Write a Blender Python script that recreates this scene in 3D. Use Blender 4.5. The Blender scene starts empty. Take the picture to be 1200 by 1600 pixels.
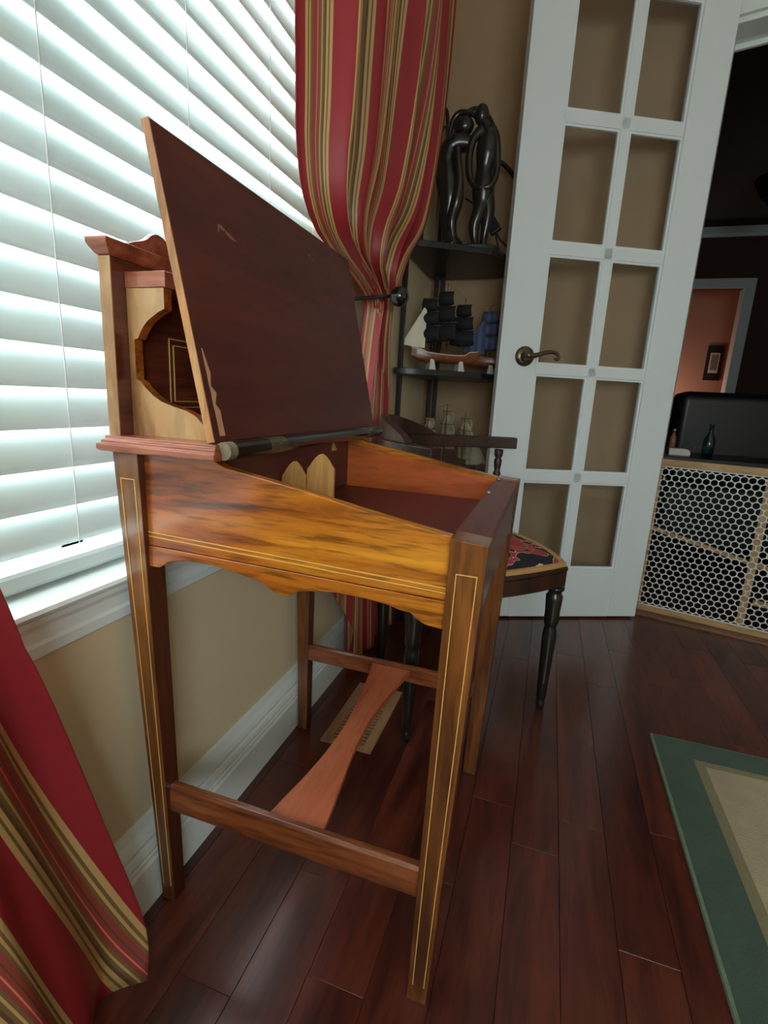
import bpy, bmesh, math, random
from mathutils import Vector, Matrix
random.seed(7)
scene = bpy.context.scene
col = scene.collection
PI = math.pi

# ------------------------------------------------------------------ camera
cam_d = bpy.data.cameras.new('camera')
cam = bpy.data.objects.new('camera', cam_d)
col.objects.link(cam)
cam_d.sensor_fit = 'VERTICAL'
cam_d.sensor_height = 36.0
cam_d.lens = 788.51 / 1600 * 36.0
cam_d.clip_start = 0.02
cam_d.clip_end = 100
RR = [(0.94854157, 0.31216954, 0.05309493), (0.11808208, -0.19312926, -0.97404195), (-0.29381205, 0.93018883, -0.22005276)]
cam.matrix_world = Matrix(((RR[0][0], -RR[1][0], -RR[2][0], 0.0),
                           (RR[0][1], -RR[1][1], -RR[2][1], 0.0),
                           (RR[0][2], -RR[1][2], -RR[2][2], 0.78),
                           (0, 0, 0, 1)))
scene.camera = cam

# ------------------------------------------------------------------ world and light
world = bpy.data.worlds.new('overcast_sky')
scene.world = world
world.use_nodes = True
wn = world.node_tree.nodes
wl = world.node_tree.links
bg = wn['Background']
bg.inputs['Color'].default_value = (0.86, 0.97, 1.0, 1)
bg.inputs['Strength'].default_value = 10.0
scene.view_settings.view_transform = 'Standard'
scene.view_settings.look = 'None'
scene.view_settings.gamma = 1.0
scene.view_settings.use_curve_mapping = False
scene.view_settings.exposure = 0.32

def area_light(name, loc, target, size, size_y, power, color, portal=False):
    d = bpy.data.lights.new(name, 'AREA')
    d.shape = 'RECTANGLE'
    d.size = size
    d.size_y = size_y
    d.energy = power
    d.color = color
    if portal:
        d.cycles.is_portal = True
    o = bpy.data.objects.new(name, d)
    col.objects.link(o)
    o.location = loc
    v = Vector(target) - Vector(loc)
    o.rotation_euler = v.to_track_quat('-Z', 'Y').to_euler()
    return o
# sky portals in the two window openings
area_light('window_portal', (-0.66, 0.55, 1.25), (0.5, 0.55, 1.25), 1.5, 1.55, 1, (1, 1, 1), True)
area_light('second_window_portal', (-0.66, -0.74, 1.3), (0.5, -0.74, 1.3), 0.48, 1.5, 1, (1, 1, 1), True)

area_light('fill_window_portal', (0.675, -1.21, 1.10), (0.675, 0.5, 1.10), 1.05, 0.8, 1, (1, 1, 1), True)  # portal of the added fill window, out of view

# ------------------------------------------------------------------ helpers
def lin(r, g, b):
    def f(v):
        v /= 255.0
        return v / 12.92 if v <= 0.04045 else ((v + 0.055) / 1.055) ** 2.4
    return (f(r), f(g), f(b), 1.0)

def new_mat(name):
    m = bpy.data.materials.new(name)
    m.use_nodes = True
    nt = m.node_tree
    return m, nt, nt.nodes, nt.links, nt.nodes['Principled BSDF']

def plain(name, color, rough=0.5, metal=0.0, coat=0.0, noise=0.0, nscale=20.0, bump=0.0):
    m, nt, n, l, p = new_mat(name)
    p.inputs['Roughness'].default_value = rough
    p.inputs['Metallic'].default_value = metal
    p.inputs['Coat Weight'].default_value = coat
    p.inputs['Coat Roughness'].default_value = 0.15
    if noise > 0 or bump > 0:
        tc = n.new('ShaderNodeTexCoord')
        nz = n.new('ShaderNodeTexNoise')
        nz.inputs['Scale'].default_value = nscale
        nz.inputs['Detail'].default_value = 5
        l.new(tc.outputs['Object'], nz.inputs['Vector'])
        mx = n.new('ShaderNodeMix'); mx.data_type = 'RGBA'
        mx.inputs['A'].default_value = tuple(c * (1 - noise) for c in color[:3]) + (1,)
        mx.inputs['B'].default_value = tuple(min(1, c * (1 + noise)) for c in color[:3]) + (1,)
        l.new(nz.outputs['Fac'], mx.inputs['Factor'])
        l.new(mx.outputs['Result'], p.inputs['Base Color'])
        if bump > 0:
            b = n.new('ShaderNodeBump')
            b.inputs['Strength'].default_value = bump
            b.inputs['Distance'].default_value = 0.002
            l.new(nz.outputs['Fac'], b.inputs['Height'])
            l.new(b.outputs['Normal'], p.inputs['Normal'])
    else:
        p.inputs['Base Color'].default_value = color
    return m

def wood(name, dark, mid, light, axis='x', scale=1.0, rough=0.32, coat=0.35, pores=0.5, stretch=9.0, rand=0.0, swirl=0.5):
    m, nt, n, l, p = new_mat(name)
    tc = n.new('ShaderNodeTexCoord')
    mp = n.new('ShaderNodeMapping')
    s = {'x': (1, stretch, stretch), 'y': (stretch, 1, stretch), 'z': (stretch, stretch, 1)}[axis]
    mp.inputs['Scale'].default_value = tuple(v * scale for v in s)
    l.new(tc.outputs['Object'], mp.inputs['Vector'])
    src = mp.outputs['Vector']
    oi = None
    if rand > 0:
        oi = n.new('ShaderNodeObjectInfo')
        va = n.new('ShaderNodeVectorMath'); va.operation = 'SCALE'
        va.inputs['Scale'].default_value = 37.0
        cb = n.new('ShaderNodeCombineXYZ')
        for k in range(3):
            l.new(oi.outputs['Random'], cb.inputs[k])
        l.new(cb.outputs[0], va.inputs[0])
        ad = n.new('ShaderNodeVectorMath'); ad.operation = 'ADD'
        l.new(src, ad.inputs[0]); l.new(va.outputs[0], ad.inputs[1])
        src = ad.outputs[0]
    n1 = n.new('ShaderNodeTexNoise')
    n1.inputs['Scale'].default_value = 2.2
    n1.inputs['Detail'].default_value = 6
    n1.inputs['Roughness'].default_value = 0.6
    n1.inputs['Distortion'].default_value = swirl
    l.new(src, n1.inputs['Vector'])
    rp = n.new('ShaderNodeValToRGB')
    rp.color_ramp.elements[0].position = 0.32
    rp.color_ramp.elements[0].color = dark
    rp.color_ramp.elements[1].position = 0.68
    rp.color_ramp.elements[1].color = light
    e = rp.color_ramp.elements.new(0.48); e.color = mid
    l.new(n1.outputs['Fac'], rp.inputs['Fac'])
    n2 = n.new('ShaderNodeTexNoise')
    n2.inputs['Scale'].default_value = 14
    n2.inputs['Detail'].default_value = 3
    n2.inputs['Distortion'].default_value = 0.4
    l.new(src, n2.inputs['Vector'])
    r2 = n.new('ShaderNodeValToRGB')
    r2.color_ramp.elements[0].position = 0.36
    r2.color_ramp.elements[0].color = (1 - pores, 1 - pores, 1 - pores, 1)
    r2.color_ramp.elements[1].position = 0.52
    r2.color_ramp.elements[1].color = (1, 1, 1, 1)
    l.new(n2.outputs['Fac'], r2.inputs['Fac'])
    mx = n.new('ShaderNodeMix'); mx.data_type = 'RGBA'; mx.blend_type = 'MULTIPLY'
    mx.inputs['Factor'].default_value = 1.0
    l.new(rp.outputs['Color'], mx.inputs['A'])
    l.new(r2.outputs['Color'], mx.inputs['B'])
    out = mx.outputs['Result']
    if rand > 0:
        hs = n.new('ShaderNodeHueSaturation')
        mr = n.new('ShaderNodeMapRange')
        mr.inputs['To Min'].default_value = 1 - rand
        mr.inputs['To Max'].default_value = 1 + rand
        l.new(oi.outputs['Random'], mr.inputs['Value'])
        l.new(mr.outputs['Result'], hs.inputs['Value'])
        l.new(out, hs.inputs['Color'])
        out = hs.outputs['Color']
    l.new(out, p.inputs['Base Color'])
    p.inputs['Roughness'].default_value = rough
    p.inputs['Coat Weight'].default_value = coat
    p.inputs['Coat Roughness'].default_value = 0.18
    b = n.new('ShaderNodeBump')
    b.inputs['Strength'].default_value = 0.12
    b.inputs['Distance'].default_value = 0.001
    l.new(n2.outputs['Fac'], b.inputs['Height'])
    l.new(b.outputs['Normal'], p.inputs['Normal'])
    return m

# ------- geometry
class MB:
    """collects shapes into one mesh"""
    def __init__(self):
        self.v = []; self.f = []; self.uv = None
    def add(self, vs, fs):
        o = len(self.v)
        self.v += [tuple(p) for p in vs]
        self.f += [tuple(i + o for i in f) for f in fs]
        return self
    def box(self, x0, x1, y0, y1, z0, z1):
        vs = [(x0, y0, z0), (x1, y0, z0), (x1, y1, z0), (x0, y1, z0), (x0, y0, z1), (x1, y0, z1), (x1, y1, z1), (x0, y1, z1)]
        return self.add(vs, [(0, 3, 2, 1), (4, 5, 6, 7), (0, 1, 5, 4), (1, 2, 6, 5), (2, 3, 7, 6), (3, 0, 4, 7)])
    def hexa(self, b, t):
        """box from four bottom points and four top points (both counter-clockwise from above)"""
        return self.add(list(b) + list(t), [(0, 3, 2, 1), (4, 5, 6, 7), (0, 1, 5, 4), (1, 2, 6, 5), (2, 3, 7, 6), (3, 0, 4, 7)])
    def prism(self, pts, fn, a, b):
        """2-D outline pts swept from a to b; fn(u, v, t) gives the point"""
        n = len(pts)
        vs = [fn(u, v, a) for u, v in pts] + [fn(u, v, b) for u, v in pts]
        fs = [tuple(range(n)), tuple(range(2 * n - 1, n - 1, -1))]
        fs += [(i, i + n, (i + 1) % n + n, (i + 1) % n) for i in range(n)]
        return self.add(vs, fs)
    def tube(self, pts, r, seg=10, caps=True, flat=1.0):
        pts = [Vector(p) for p in pts]
        n = len(pts)
        if not hasattr(r, '__len__'):
            r = [r] * n
        up = Vector((0, 0, 1))
        rings = []
        prev = None
        for i in range(n):
            d = (pts[min(i + 1, n - 1)] - pts[max(i - 1, 0)])
            if d.length < 1e-9:
                d = Vector((0, 0, 1))
            d.normalize()
            if prev is None:
                a = up if abs(d.dot(up)) < 0.9 else Vector((1, 0, 0))
                s = d.cross(a).normalized()
            else:
                s = (prev - d * prev.dot(d))
                s = s.normalized() if s.length > 1e-6 else d.orthogonal().normalized()
            prev = s
            t = d.cross(s)
            rings.append([pts[i] + (s * math.cos(2 * PI * k / seg) + t * math.sin(2 * PI * k / seg) * flat) * r[i] for k in range(seg)])
        vs = [p for ring in rings for p in ring]
        fs = []
        for i in range(n - 1):
            for k in range(seg):
                a = i * seg + k; b = i * seg + (k + 1) % seg
                fs.append((a, b, b + seg, a + seg))
        if caps:
            fs.append(tuple(range(seg - 1, -1, -1)))
            fs.append(tuple(range((n - 1) * seg, n * seg)))
        return self.add(vs, fs)
    def lathe(self, prof, origin=(0, 0, 0), axis=(0, 0, 1), seg=16):
        """prof: (radius, height) along axis"""
        o = Vector(origin); ax = Vector(axis).normalized()
        s = ax.orthogonal().normalized(); t = ax.cross(s)
        vs = []
        for r, h in prof:
            for k in range(seg):
                a = 2 * PI * k / seg
                vs.append(o + ax * h + (s * math.cos(a) + t * math.sin(a)) * r)
        fs = []
        for i in range(len(prof) - 1):
            for k in range(seg):
                a = i * seg + k; b = i * seg + (k + 1) % seg
                fs.append((a, b, b + seg, a + seg))
        fs.append(tuple(range(seg - 1, -1, -1)))
        fs.append(tuple(range((len(prof) - 1) * seg, len(prof) * seg)))
        return self.add(vs, fs)
    def ball(self, c, r, seg=14, rings=9, sc=(1, 1, 1)):
        prof = []
        vs = []; fs = []
        for i in range(rings + 1):
            th = PI * i / rings
            for k in range(seg):
                a = 2 * PI * k / seg
                vs.append((c[0] + r * sc[0] * math.sin(th) * math.cos(a), c[1] + r * sc[1] * math.sin(th) * math.sin(a), c[2] + r * sc[2] * math.cos(th)))
        for i in range(rings):
            for k in range(seg):
                a = i * seg + k; b = i * seg + (k + 1) % seg
                fs.append((a, a + seg, b + seg, b))
        return self.add(vs, fs)
    def grid(self, fn, nu, nv, closed_u=False):
        vs = [fn(i / nu, j / nv) for j in range(nv + 1) for i in range(nu + 1)]
        fs = [(j * (nu + 1) + i, j * (nu + 1) + i + 1, (j + 1) * (nu + 1) + i + 1, (j + 1) * (nu + 1) + i) for j in range(nv) for i in range(nu)]
        return self.add(vs, fs)
    def build(self, name, mat, parent=None, smooth=False, bevel=0.0, solid=0.0, base=None, sub=0, fix=True):
        me = bpy.data.meshes.new(name)
        off = Vector((0, 0, 0))
        if parent is not None:
            off = WORLD_LOC[parent.name]
        elif base is not None:
            off = Vector(base)
        me.from_pydata([tuple(Vector(p) - off) for p in self.v], [], self.f)
        if fix:
            bm = bmesh.new(); bm.from_mesh(me)
            bmesh.ops.remove_doubles(bm, verts=bm.verts, dist=1e-6)
            bmesh.ops.recalc_face_normals(bm, faces=bm.faces)
            bm.to_mesh(me); bm.free()
        me.update()
        if smooth:
            for p in me.polygons:
                p.use_smooth = True
        o = bpy.data.objects.new(name, me)
        col.objects.link(o)
        if mat is not None:
            me.materials.append(mat)
        if parent is not None:
            o.parent = parent
        else:
            o.location = off
        WORLD_LOC[o.name] = off
        if solid:
            md = o.modifiers.new('solid', 'SOLIDIFY'); md.thickness = solid; md.offset = 0
        if bevel:
            md = o.modifiers.new('bevel', 'BEVEL'); md.width = bevel; md.segments = 2; md.limit_method = 'ANGLE'; md.angle_limit = 0.6
            for p in me.polygons:
                p.use_smooth = True
            md.harden_normals = True
        if sub:
            md = o.modifiers.new('smooth', 'SUBSURF'); md.levels = sub; md.render_levels = sub
        return o

WORLD_LOC = {}

def thing(name, label, cat, loc, group=None):
    o = bpy.data.objects.new(name, None)
    o.empty_display_size = 0.05
    col.objects.link(o)
    o.location = loc
    WORLD_LOC[o.name] = Vector(loc)
    o['label'] = label; o['category'] = cat
    if group:
        o['group'] = group
    return o

def struct(o, label=None, cat=None):
    o['kind'] = 'structure'
    if label: o['label'] = label
    if cat: o['category'] = cat
    return o

def spline(pts, n=8):
    """Catmull-Rom through points of any dimension"""
    P = [Vector(p) for p in pts]
    out = []
    for i in range(len(P) - 1):
        p0 = P[max(i - 1, 0)]; p1 = P[i]; p2 = P[i + 1]; p3 = P[min(i + 2, len(P) - 1)]
        for k in range(n):
            t = k / n
            out.append(0.5 * ((2 * p1) + (p2 - p0) * t + (2 * p0 - 5 * p1 + 4 * p2 - p3) * t * t + (3 * p1 - p0 - 3 * p2 + p3) * t ** 3))
    out.append(P[-1])
    return out

def limb(mb, pts, n=6, seg=12, flat=1.0):
    """pts of (x, y, z, r)"""
    S = spline([Vector(p) for p in pts], n)
    mb.tube([Vector(s[:3]) for s in S], [max(s[3], 0.0008) for s in S], seg, True, flat)

def lerp(tab, x):
    if x <= tab[0][0]: return tab[0][1]
    for (a, va), (b, vb) in zip(tab, tab[1:]):
        if x <= b:
            t = (x - a) / (b - a)
            return va + (vb - va) * t
    return tab[-1][1]

# ------------------------------------------------------------------ materials
M = {}
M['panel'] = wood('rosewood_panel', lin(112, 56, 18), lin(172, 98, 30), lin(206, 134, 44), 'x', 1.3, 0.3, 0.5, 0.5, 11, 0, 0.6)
def graded_veneer(m):  # veneer tint runs from reddish at the back to gold at the front
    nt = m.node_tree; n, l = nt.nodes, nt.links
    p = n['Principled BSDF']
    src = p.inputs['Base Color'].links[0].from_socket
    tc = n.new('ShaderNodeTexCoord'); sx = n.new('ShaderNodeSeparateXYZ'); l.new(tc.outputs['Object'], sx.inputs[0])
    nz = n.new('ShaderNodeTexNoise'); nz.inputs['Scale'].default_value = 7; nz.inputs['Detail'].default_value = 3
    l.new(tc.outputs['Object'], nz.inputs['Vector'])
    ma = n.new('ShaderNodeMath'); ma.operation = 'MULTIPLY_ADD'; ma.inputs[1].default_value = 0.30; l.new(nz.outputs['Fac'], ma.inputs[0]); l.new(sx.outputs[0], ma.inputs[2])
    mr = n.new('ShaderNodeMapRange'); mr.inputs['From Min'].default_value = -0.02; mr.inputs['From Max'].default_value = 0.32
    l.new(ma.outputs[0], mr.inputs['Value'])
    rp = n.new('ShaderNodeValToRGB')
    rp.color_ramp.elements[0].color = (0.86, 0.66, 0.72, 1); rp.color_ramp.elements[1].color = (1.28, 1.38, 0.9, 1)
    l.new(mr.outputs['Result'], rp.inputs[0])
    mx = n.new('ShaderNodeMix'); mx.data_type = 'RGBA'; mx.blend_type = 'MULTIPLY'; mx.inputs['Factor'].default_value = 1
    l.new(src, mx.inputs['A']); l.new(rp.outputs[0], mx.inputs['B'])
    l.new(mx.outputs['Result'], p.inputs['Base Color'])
graded_veneer(M['panel'])
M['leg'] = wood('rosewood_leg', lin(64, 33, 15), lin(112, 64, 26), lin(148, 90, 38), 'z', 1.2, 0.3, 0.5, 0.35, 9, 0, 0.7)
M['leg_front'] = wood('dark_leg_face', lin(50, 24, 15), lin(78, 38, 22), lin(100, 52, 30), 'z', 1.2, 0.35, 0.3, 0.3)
M['dark_wood'] = wood('dark_mahogany', lin(70, 30, 20), lin(100, 46, 30), lin(124, 62, 40), 'y', 1.6, 0.33, 0.4, 0.3)
M['lid_wood'] = wood('red_mahogany_board', lin(76, 31, 25), lin(92, 38, 30), lin(106, 48, 36), 'y', 1.0, 0.45, 0.1, 0.16, 6, 0, 1.0)
M['lid_edge'] = wood('pale_edge', lin(150, 96, 52), lin(190, 130, 74), lin(208, 152, 96), 'z', 1.5, 0.5, 0.1, 0.25)
M['side_inner'] = wood('orange_mahogany', lin(150, 66, 26), lin(184, 88, 38), lin(206, 112, 56), 'x', 1.2, 0.4, 0.2, 0.2, 5)
M['stretcher'] = wood('stretcher_wood', lin(92, 46, 24), lin(132, 70, 36), lin(160, 92, 50), 'x', 1.6, 0.35, 0.35, 0.4)
M['foot_board'] = wood('foot_board_wood', lin(160, 76, 44), lin(186, 94, 58), lin(202, 116, 78), 'y', 1.2, 0.42, 0.15, 0.15, 7)
M['tan'] = wood('tan_veneer', lin(140, 94, 54), lin(180, 134, 84), lin(200, 160, 110), 'z', 1.3, 0.45, 0.2, 0.2, 3, 0, 1.4)
M['divider'] = wood('divider_wood', lin(190, 130, 66), lin(214, 156, 88), lin(224, 172, 106), 'z', 1.5, 0.5, 0.1, 0.15)
M['mould'] = wood('mahogany_moulding', lin(128, 62, 38), lin(160, 84, 54), lin(186, 112, 80), 'x', 1.6, 0.28, 0.5, 0.25)
M['leather'] = plain('oxblood_leather', lin(92, 30, 26), 0.5, 0, 0.1, 0.15, 60, 0.3)
M['string'] = plain('boxwood_string', lin(224, 176, 96), 0.5)
M['brass'] = plain('aged_brass', lin(120, 116, 92), 0.4, 0.7, 0, 0.3, 60, 0.3)
M['steel'] = plain('steel_pin', lin(170, 165, 150), 0.3, 0.9)
M['black_rail'] = plain('blackened_rail', lin(36, 30, 26), 0.25, 0, 0.5, 0.3, 40)
M['chip'] = plain('raw_chipped_wood', lin(206, 150, 116), 0.8, 0, 0, 0.2, 60, 0.4)
M['white_trim'] = plain('white_trim_paint', lin(232, 240, 238), 0.35, 0, 0.1)
M['white_door'] = plain('white_door_paint', lin(226, 234, 238), 0.35, 0, 0.1)
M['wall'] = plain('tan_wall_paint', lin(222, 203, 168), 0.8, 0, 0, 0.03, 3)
M['ceiling'] = plain('ceiling_paint', lin(225, 220, 210), 0.9)
M['plank'] = wood('cherry_floor', lin(56, 25, 18), lin(84, 36, 26), lin(106, 49, 35), 'y', 1.0, 0.30, 0.4, 0.25, 8, 0.22, 0.8)
M['subfloor'] = plain('subfloor_brown', lin(52, 25, 18), 0.6)  # plain brown close to the planks, seen in the joints
M['black'] = plain('black_iron', lin(18, 18, 19), 0.42, 0.1, 0.1, 0.2, 30)
M['black_gloss'] = plain('polished_black', lin(20, 19, 19), 0.12, 0, 0.6)
M['sculpt'] = plain('dark_bronze_resin', lin(44, 42, 40), 0.28, 0.3, 0.4)
M['chair'] = wood('dark_chair_mahogany', lin(34, 17, 11), lin(52, 26, 16), lin(68, 35, 21), 'z', 1.5, 0.45, 0.12, 0.3)
M['chair_black'] = plain('ebonised_leg', lin(30, 26, 22), 0.3, 0, 0.4)
M['piping'] = plain('tan_gimp_braid', lin(196, 150, 92), 0.8, 0, 0, 0.2, 200, 0.5)
M['bronze'] = plain('oil_rubbed_bronze', lin(112, 98, 80), 0.3, 0.9)
M['pale_wood'] = wood('pine_frame', lin(150, 116, 74), lin(178, 142, 96), lin(192, 158, 112), 'x', 1.5, 0.5, 0, 0.12)
M['threshold'] = wood('threshold_wood', lin(96, 64, 44), lin(118, 82, 58), lin(134, 96, 70), 'x', 1.4, 0.45, 0.1, 0.15)
M['mesh_plastic'] = plain('white_plastic_mesh', lin(206, 208, 204), 0.5)
M['vent'] = wood('vent_wood', lin(140, 98, 66), lin(170, 126, 90), lin(184, 142, 104), 'y', 1.5, 0.45, 0.1, 0.15)
M['vent_dark'] = plain('vent_duct_dark', lin(18, 12, 10), 0.8)
M['cord'] = plain('white_cord', lin(236, 238, 236), 0.7)
M['hull'] = wood('ship_hull', lin(84, 40, 18), lin(120, 60, 26), lin(146, 82, 40), 'x', 4, 0.35, 0.3, 0.3)
M['hull_dark'] = plain('black_hull_paint', lin(22, 20, 20), 0.35, 0, 0.3)
M['spar'] = plain('spar_wood', lin(110, 82, 54), 0.5)
M['sail_black'] = plain('black_sail_cloth', lin(20, 24, 26), 0.8)
M['sail_cream'] = plain('cream_sail_cloth', lin(222, 218, 196), 0.85)
M['sail_white'] = plain('white_sail_cloth', lin(188, 182, 156), 0.85)
M['stand_white'] = plain('pale_stand', lin(208, 208, 200), 0.6)
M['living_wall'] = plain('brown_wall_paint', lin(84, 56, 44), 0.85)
M['pink_wall'] = plain('warm_hall_paint', lin(196, 150, 128), 0.85)
M['sofa'] = plain('black_leather', lin(16, 15, 16), 0.45, 0, 0.1, 0.2, 12, 0.3)
M['frame_dark'] = plain('dark_picture_frame', lin(40, 26, 22), 0.4)
M['mat_white'] = plain('picture_mount', lin(220, 214, 206), 0.8)
M['print_grey'] = plain('picture_print', lin(130, 124, 118), 0.7, 0, 0, 0.4, 30)
M['amber'] = plain('amber_plastic', lin(150, 96, 60), 0.3)
M['white_plastic'] = plain('white_box_card', lin(214, 212, 204), 0.6)

def glass_mat(name, tint, refl):
    m, nt, n, l, p = new_mat(name)
    n.remove(p)
    tr = n.new('ShaderNodeBsdfTransparent'); tr.inputs['Color'].default_value = tint
    gl = n.new('ShaderNodeBsdfGlossy'); gl.inputs['Roughness'].default_value = 0.02
    lw = n.new('ShaderNodeLayerWeight'); lw.inputs['Blend'].default_value = 0.5
    pw = n.new('ShaderNodeMath'); pw.operation = 'POWER'; pw.inputs[1].default_value = 5.0
    l.new(lw.outputs['Facing'], pw.inputs[0])
    fr = n.new('ShaderNodeMath'); fr.operation = 'MULTIPLY_ADD'; fr.inputs[1].default_value = 0.7; fr.inputs[2].default_value = refl
    l.new(pw.outputs[0], fr.inputs[0])
    mx = n.new('ShaderNodeMixShader')
    l.new(fr.outputs[0], mx.inputs[0]); l.new(tr.outputs[0], mx.inputs[1]); l.new(gl.outputs[0], mx.inputs[2])
    l.new(mx.outputs[0], n['Material Output'].inputs['Surface'])
    return m
M['glass'] = glass_mat('window_glass', (0.97, 0.98, 0.98, 1), 0.03)
M['bottle_glass'] = glass_mat('blue_green_bottle_glass', (0.35, 0.55, 0.6, 1), 0.08)

def slat_mat():
    m, nt, n, l, p = new_mat('white_faux_wood_slat')
    p.inputs['Base Color'].default_value = lin(230, 240, 240)
    p.inputs['Roughness'].default_value = 0.4
    tl = n.new('ShaderNodeBsdfTranslucent'); tl.inputs['Color'].default_value = lin(225, 236, 230)
    mx = n.new('ShaderNodeMixShader'); mx.inputs[0].default_value = 0.13
    l.new(p.outputs[0], mx.inputs[1]); l.new(tl.outputs[0], mx.inputs[2])
    l.new(mx.outputs[0], n['Material Output'].inputs['Surface'])
    return m
M['slat'] = slat_mat()

def curtain_mat():
    m, nt, n, l, p = new_mat('red_gold_striped_silk')
    uv = n.new('ShaderNodeUVMap'); uv.uv_map = 'UVMap'
    sx = n.new('ShaderNodeSeparateXYZ')
    l.new(uv.outputs[0], sx.inputs[0])
    fr = n.new('ShaderNodeMath'); fr.operation = 'FRACT'
    l.new(sx.outputs[0], fr.inputs[0])
    rp = n.new('ShaderNodeValToRGB'); rp.color_ramp.interpolation = 'CONSTANT'
    red = lin(150, 36, 42); gold = lin(194, 154, 98); olive = lin(122, 94, 54); brick = lin(150, 62, 52); dk = lin(96, 70, 44)
    stops = [(0, red), (.40, gold), (.455, olive), (.485, gold), (.515, olive), (.55, brick), (.60, dk), (.615, brick),
             (.655, lin(220, 120, 96)), (.668, brick), (.71, olive), (.74, gold), (.765, olive), (.80, dk), (.83, gold), (.875, olive), (.90, gold), (.955, red)]
    cr = rp.color_ramp
    cr.elements[0].position = 0; cr.elements[0].color = red
    cr.elements[1].position = stops[1][0]; cr.elements[1].color = stops[1][1]
    for ps, c in stops[2:]:
        e = cr.elements.new(ps); e.color = c
    l.new(fr.outputs[0], rp.inputs[0])
    l.new(rp.outputs[0], p.inputs['Base Color'])
    p.inputs['Roughness'].default_value = 0.5
    p.inputs['Sheen Weight'].default_value = 0.0
    tl = n.new('ShaderNodeBsdfTranslucent')
    l.new(rp.outputs[0], tl.inputs['Color'])
    mx = n.new('ShaderNodeMixShader'); mx.inputs[0].default_value = 0.05
    l.new(p.outputs[0], mx.inputs[1]); l.new(tl.outputs[0], mx.inputs[2])
    wv = n.new('ShaderNodeTexNoise'); wv.inputs['Scale'].default_value = 300
    b = n.new('ShaderNodeBump'); b.inputs['Strength'].default_value = 0.1; b.inputs['Distance'].default_value = 0.0005
    l.new(wv.outputs['Fac'], b.inputs['Height']); l.new(b.outputs['Normal'], p.inputs['Normal'])
    l.new(mx.outputs[0], n['Material Output'].inputs['Surface'])
    return m
M['curtain'] = curtain_mat()

def ikat_mat():
    m, nt, n, l, p = new_mat('ikat_seat_fabric')
    tc = n.new('ShaderNodeTexCoord')
    mp = n.new('ShaderNodeMapping'); mp.inputs['Scale'].default_value = (9, 5, 9); mp.inputs['Rotation'].default_value = (0, 0, 0.7)
    l.new(tc.outputs['Object'], mp.inputs['Vector'])
    nz = n.new('ShaderNodeTexNoise'); nz.inputs['Scale'].default_value = 1.3; nz.inputs['Detail'].default_value = 1.5; nz.inputs['Distortion'].default_value = 1.6
    l.new(mp.outputs[0], nz.inputs['Vector'])
    rp = n.new('ShaderNodeValToRGB'); rp.color_ramp.interpolation = 'CONSTANT'
    cr = rp.color_ramp
    cr.elements[0].position = 0; cr.elements[0].color = lin(30, 26, 34)
    cr.elements[1].position = .43; cr.elements[1].color = lin(222, 190, 160)
    for ps, c in [(.455, lin(176, 52, 66)), (.535, lin(206, 118, 70)), (.55, lin(34, 28, 36)), (.60, lin(214, 180, 150)), (.615, lin(186, 56, 70))]:
        e = cr.elements.new(ps); e.color = c
    l.new(nz.outputs['Fac'], rp.inputs[0]); l.new(rp.outputs[0], p.inputs['Base Color'])
    p.inputs['Roughness'].default_value = 0.85
    return m
M['ikat'] = ikat_mat()

def sail_blue_mat():
    m, nt, n, l, p = new_mat('blue_striped_sail_cloth')
    tc = n.new('ShaderNodeTexCoord')
    sx = n.new('ShaderNodeSeparateXYZ'); l.new(tc.outputs['Object'], sx.inputs[0])
    mu = n.new('ShaderNodeMath'); mu.operation = 'MULTIPLY'; mu.inputs[1].default_value = 260; l.new(sx.outputs[0], mu.inputs[0])
    sn = n.new('ShaderNodeMath'); sn.operation = 'SINE'; l.new(mu.outputs[0], sn.inputs[0])
    mr = n.new('ShaderNodeMapRange'); mr.inputs['From Min'].default_value = -1; l.new(sn.outputs[0], mr.inputs['Value'])
    mx = n.new('ShaderNodeMix'); mx.data_type = 'RGBA'
    mx.inputs['A'].default_value = lin(66, 74, 108); mx.inputs['B'].default_value = lin(92, 98, 132)
    l.new(mr.outputs[0], mx.inputs['Factor']); l.new(mx.outputs['Result'], p.inputs['Base Color'])
    p.inputs['Roughness'].default_value = 0.85
    return m
M['sail_blue'] = sail_blue_mat()

def rug_mat(name, c1, c2):
    m, nt, n, l, p = new_mat(name)
    tc = n.new('ShaderNodeTexCoord')
    nz = n.new('ShaderNodeTexNoise'); nz.inputs['Scale'].default_value = 14; nz.inputs['Detail'].default_value = 6
    l.new(tc.outputs['Object'], nz.inputs['Vector'])
    n2 = n.new('ShaderNodeTexNoise'); n2.inputs['Scale'].default_value = 420
    l.new(tc.outputs['Object'], n2.inputs['Vector'])
    mx = n.new('ShaderNodeMix'); mx.data_type = 'RGBA'; mx.inputs['A'].default_value = c1; mx.inputs['B'].default_value = c2
    l.new(nz.outputs['Fac'], mx.inputs['Factor']); l.new(mx.outputs['Result'], p.inputs['Base Color'])
    b = n.new('ShaderNodeBump'); b.inputs['Strength'].default_value = 0.8; b.inputs['Distance'].default_value = 0.003
    l.new(n2.outputs['Fac'], b.inputs['Height']); l.new(b.outputs['Normal'], p.inputs['Normal'])
    p.inputs['Roughness'].default_value = 0.95
    p.inputs['Sheen Weight'].default_value = 0.15
    return m
M['rug_green'] = rug_mat('green_wool_pile', lin(46, 64, 52), lin(66, 88, 70))
M['rug_tan'] = rug_mat('tan_wool_pile', lin(150, 132, 100), lin(186, 170, 138))
M['rug_band'] = rug_mat('olive_wool_pile', lin(118, 108, 74), lin(136, 124, 88))
M['rug_edge'] = rug_mat('rug_binding', lin(96, 118, 92), lin(116, 136, 108))

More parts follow.
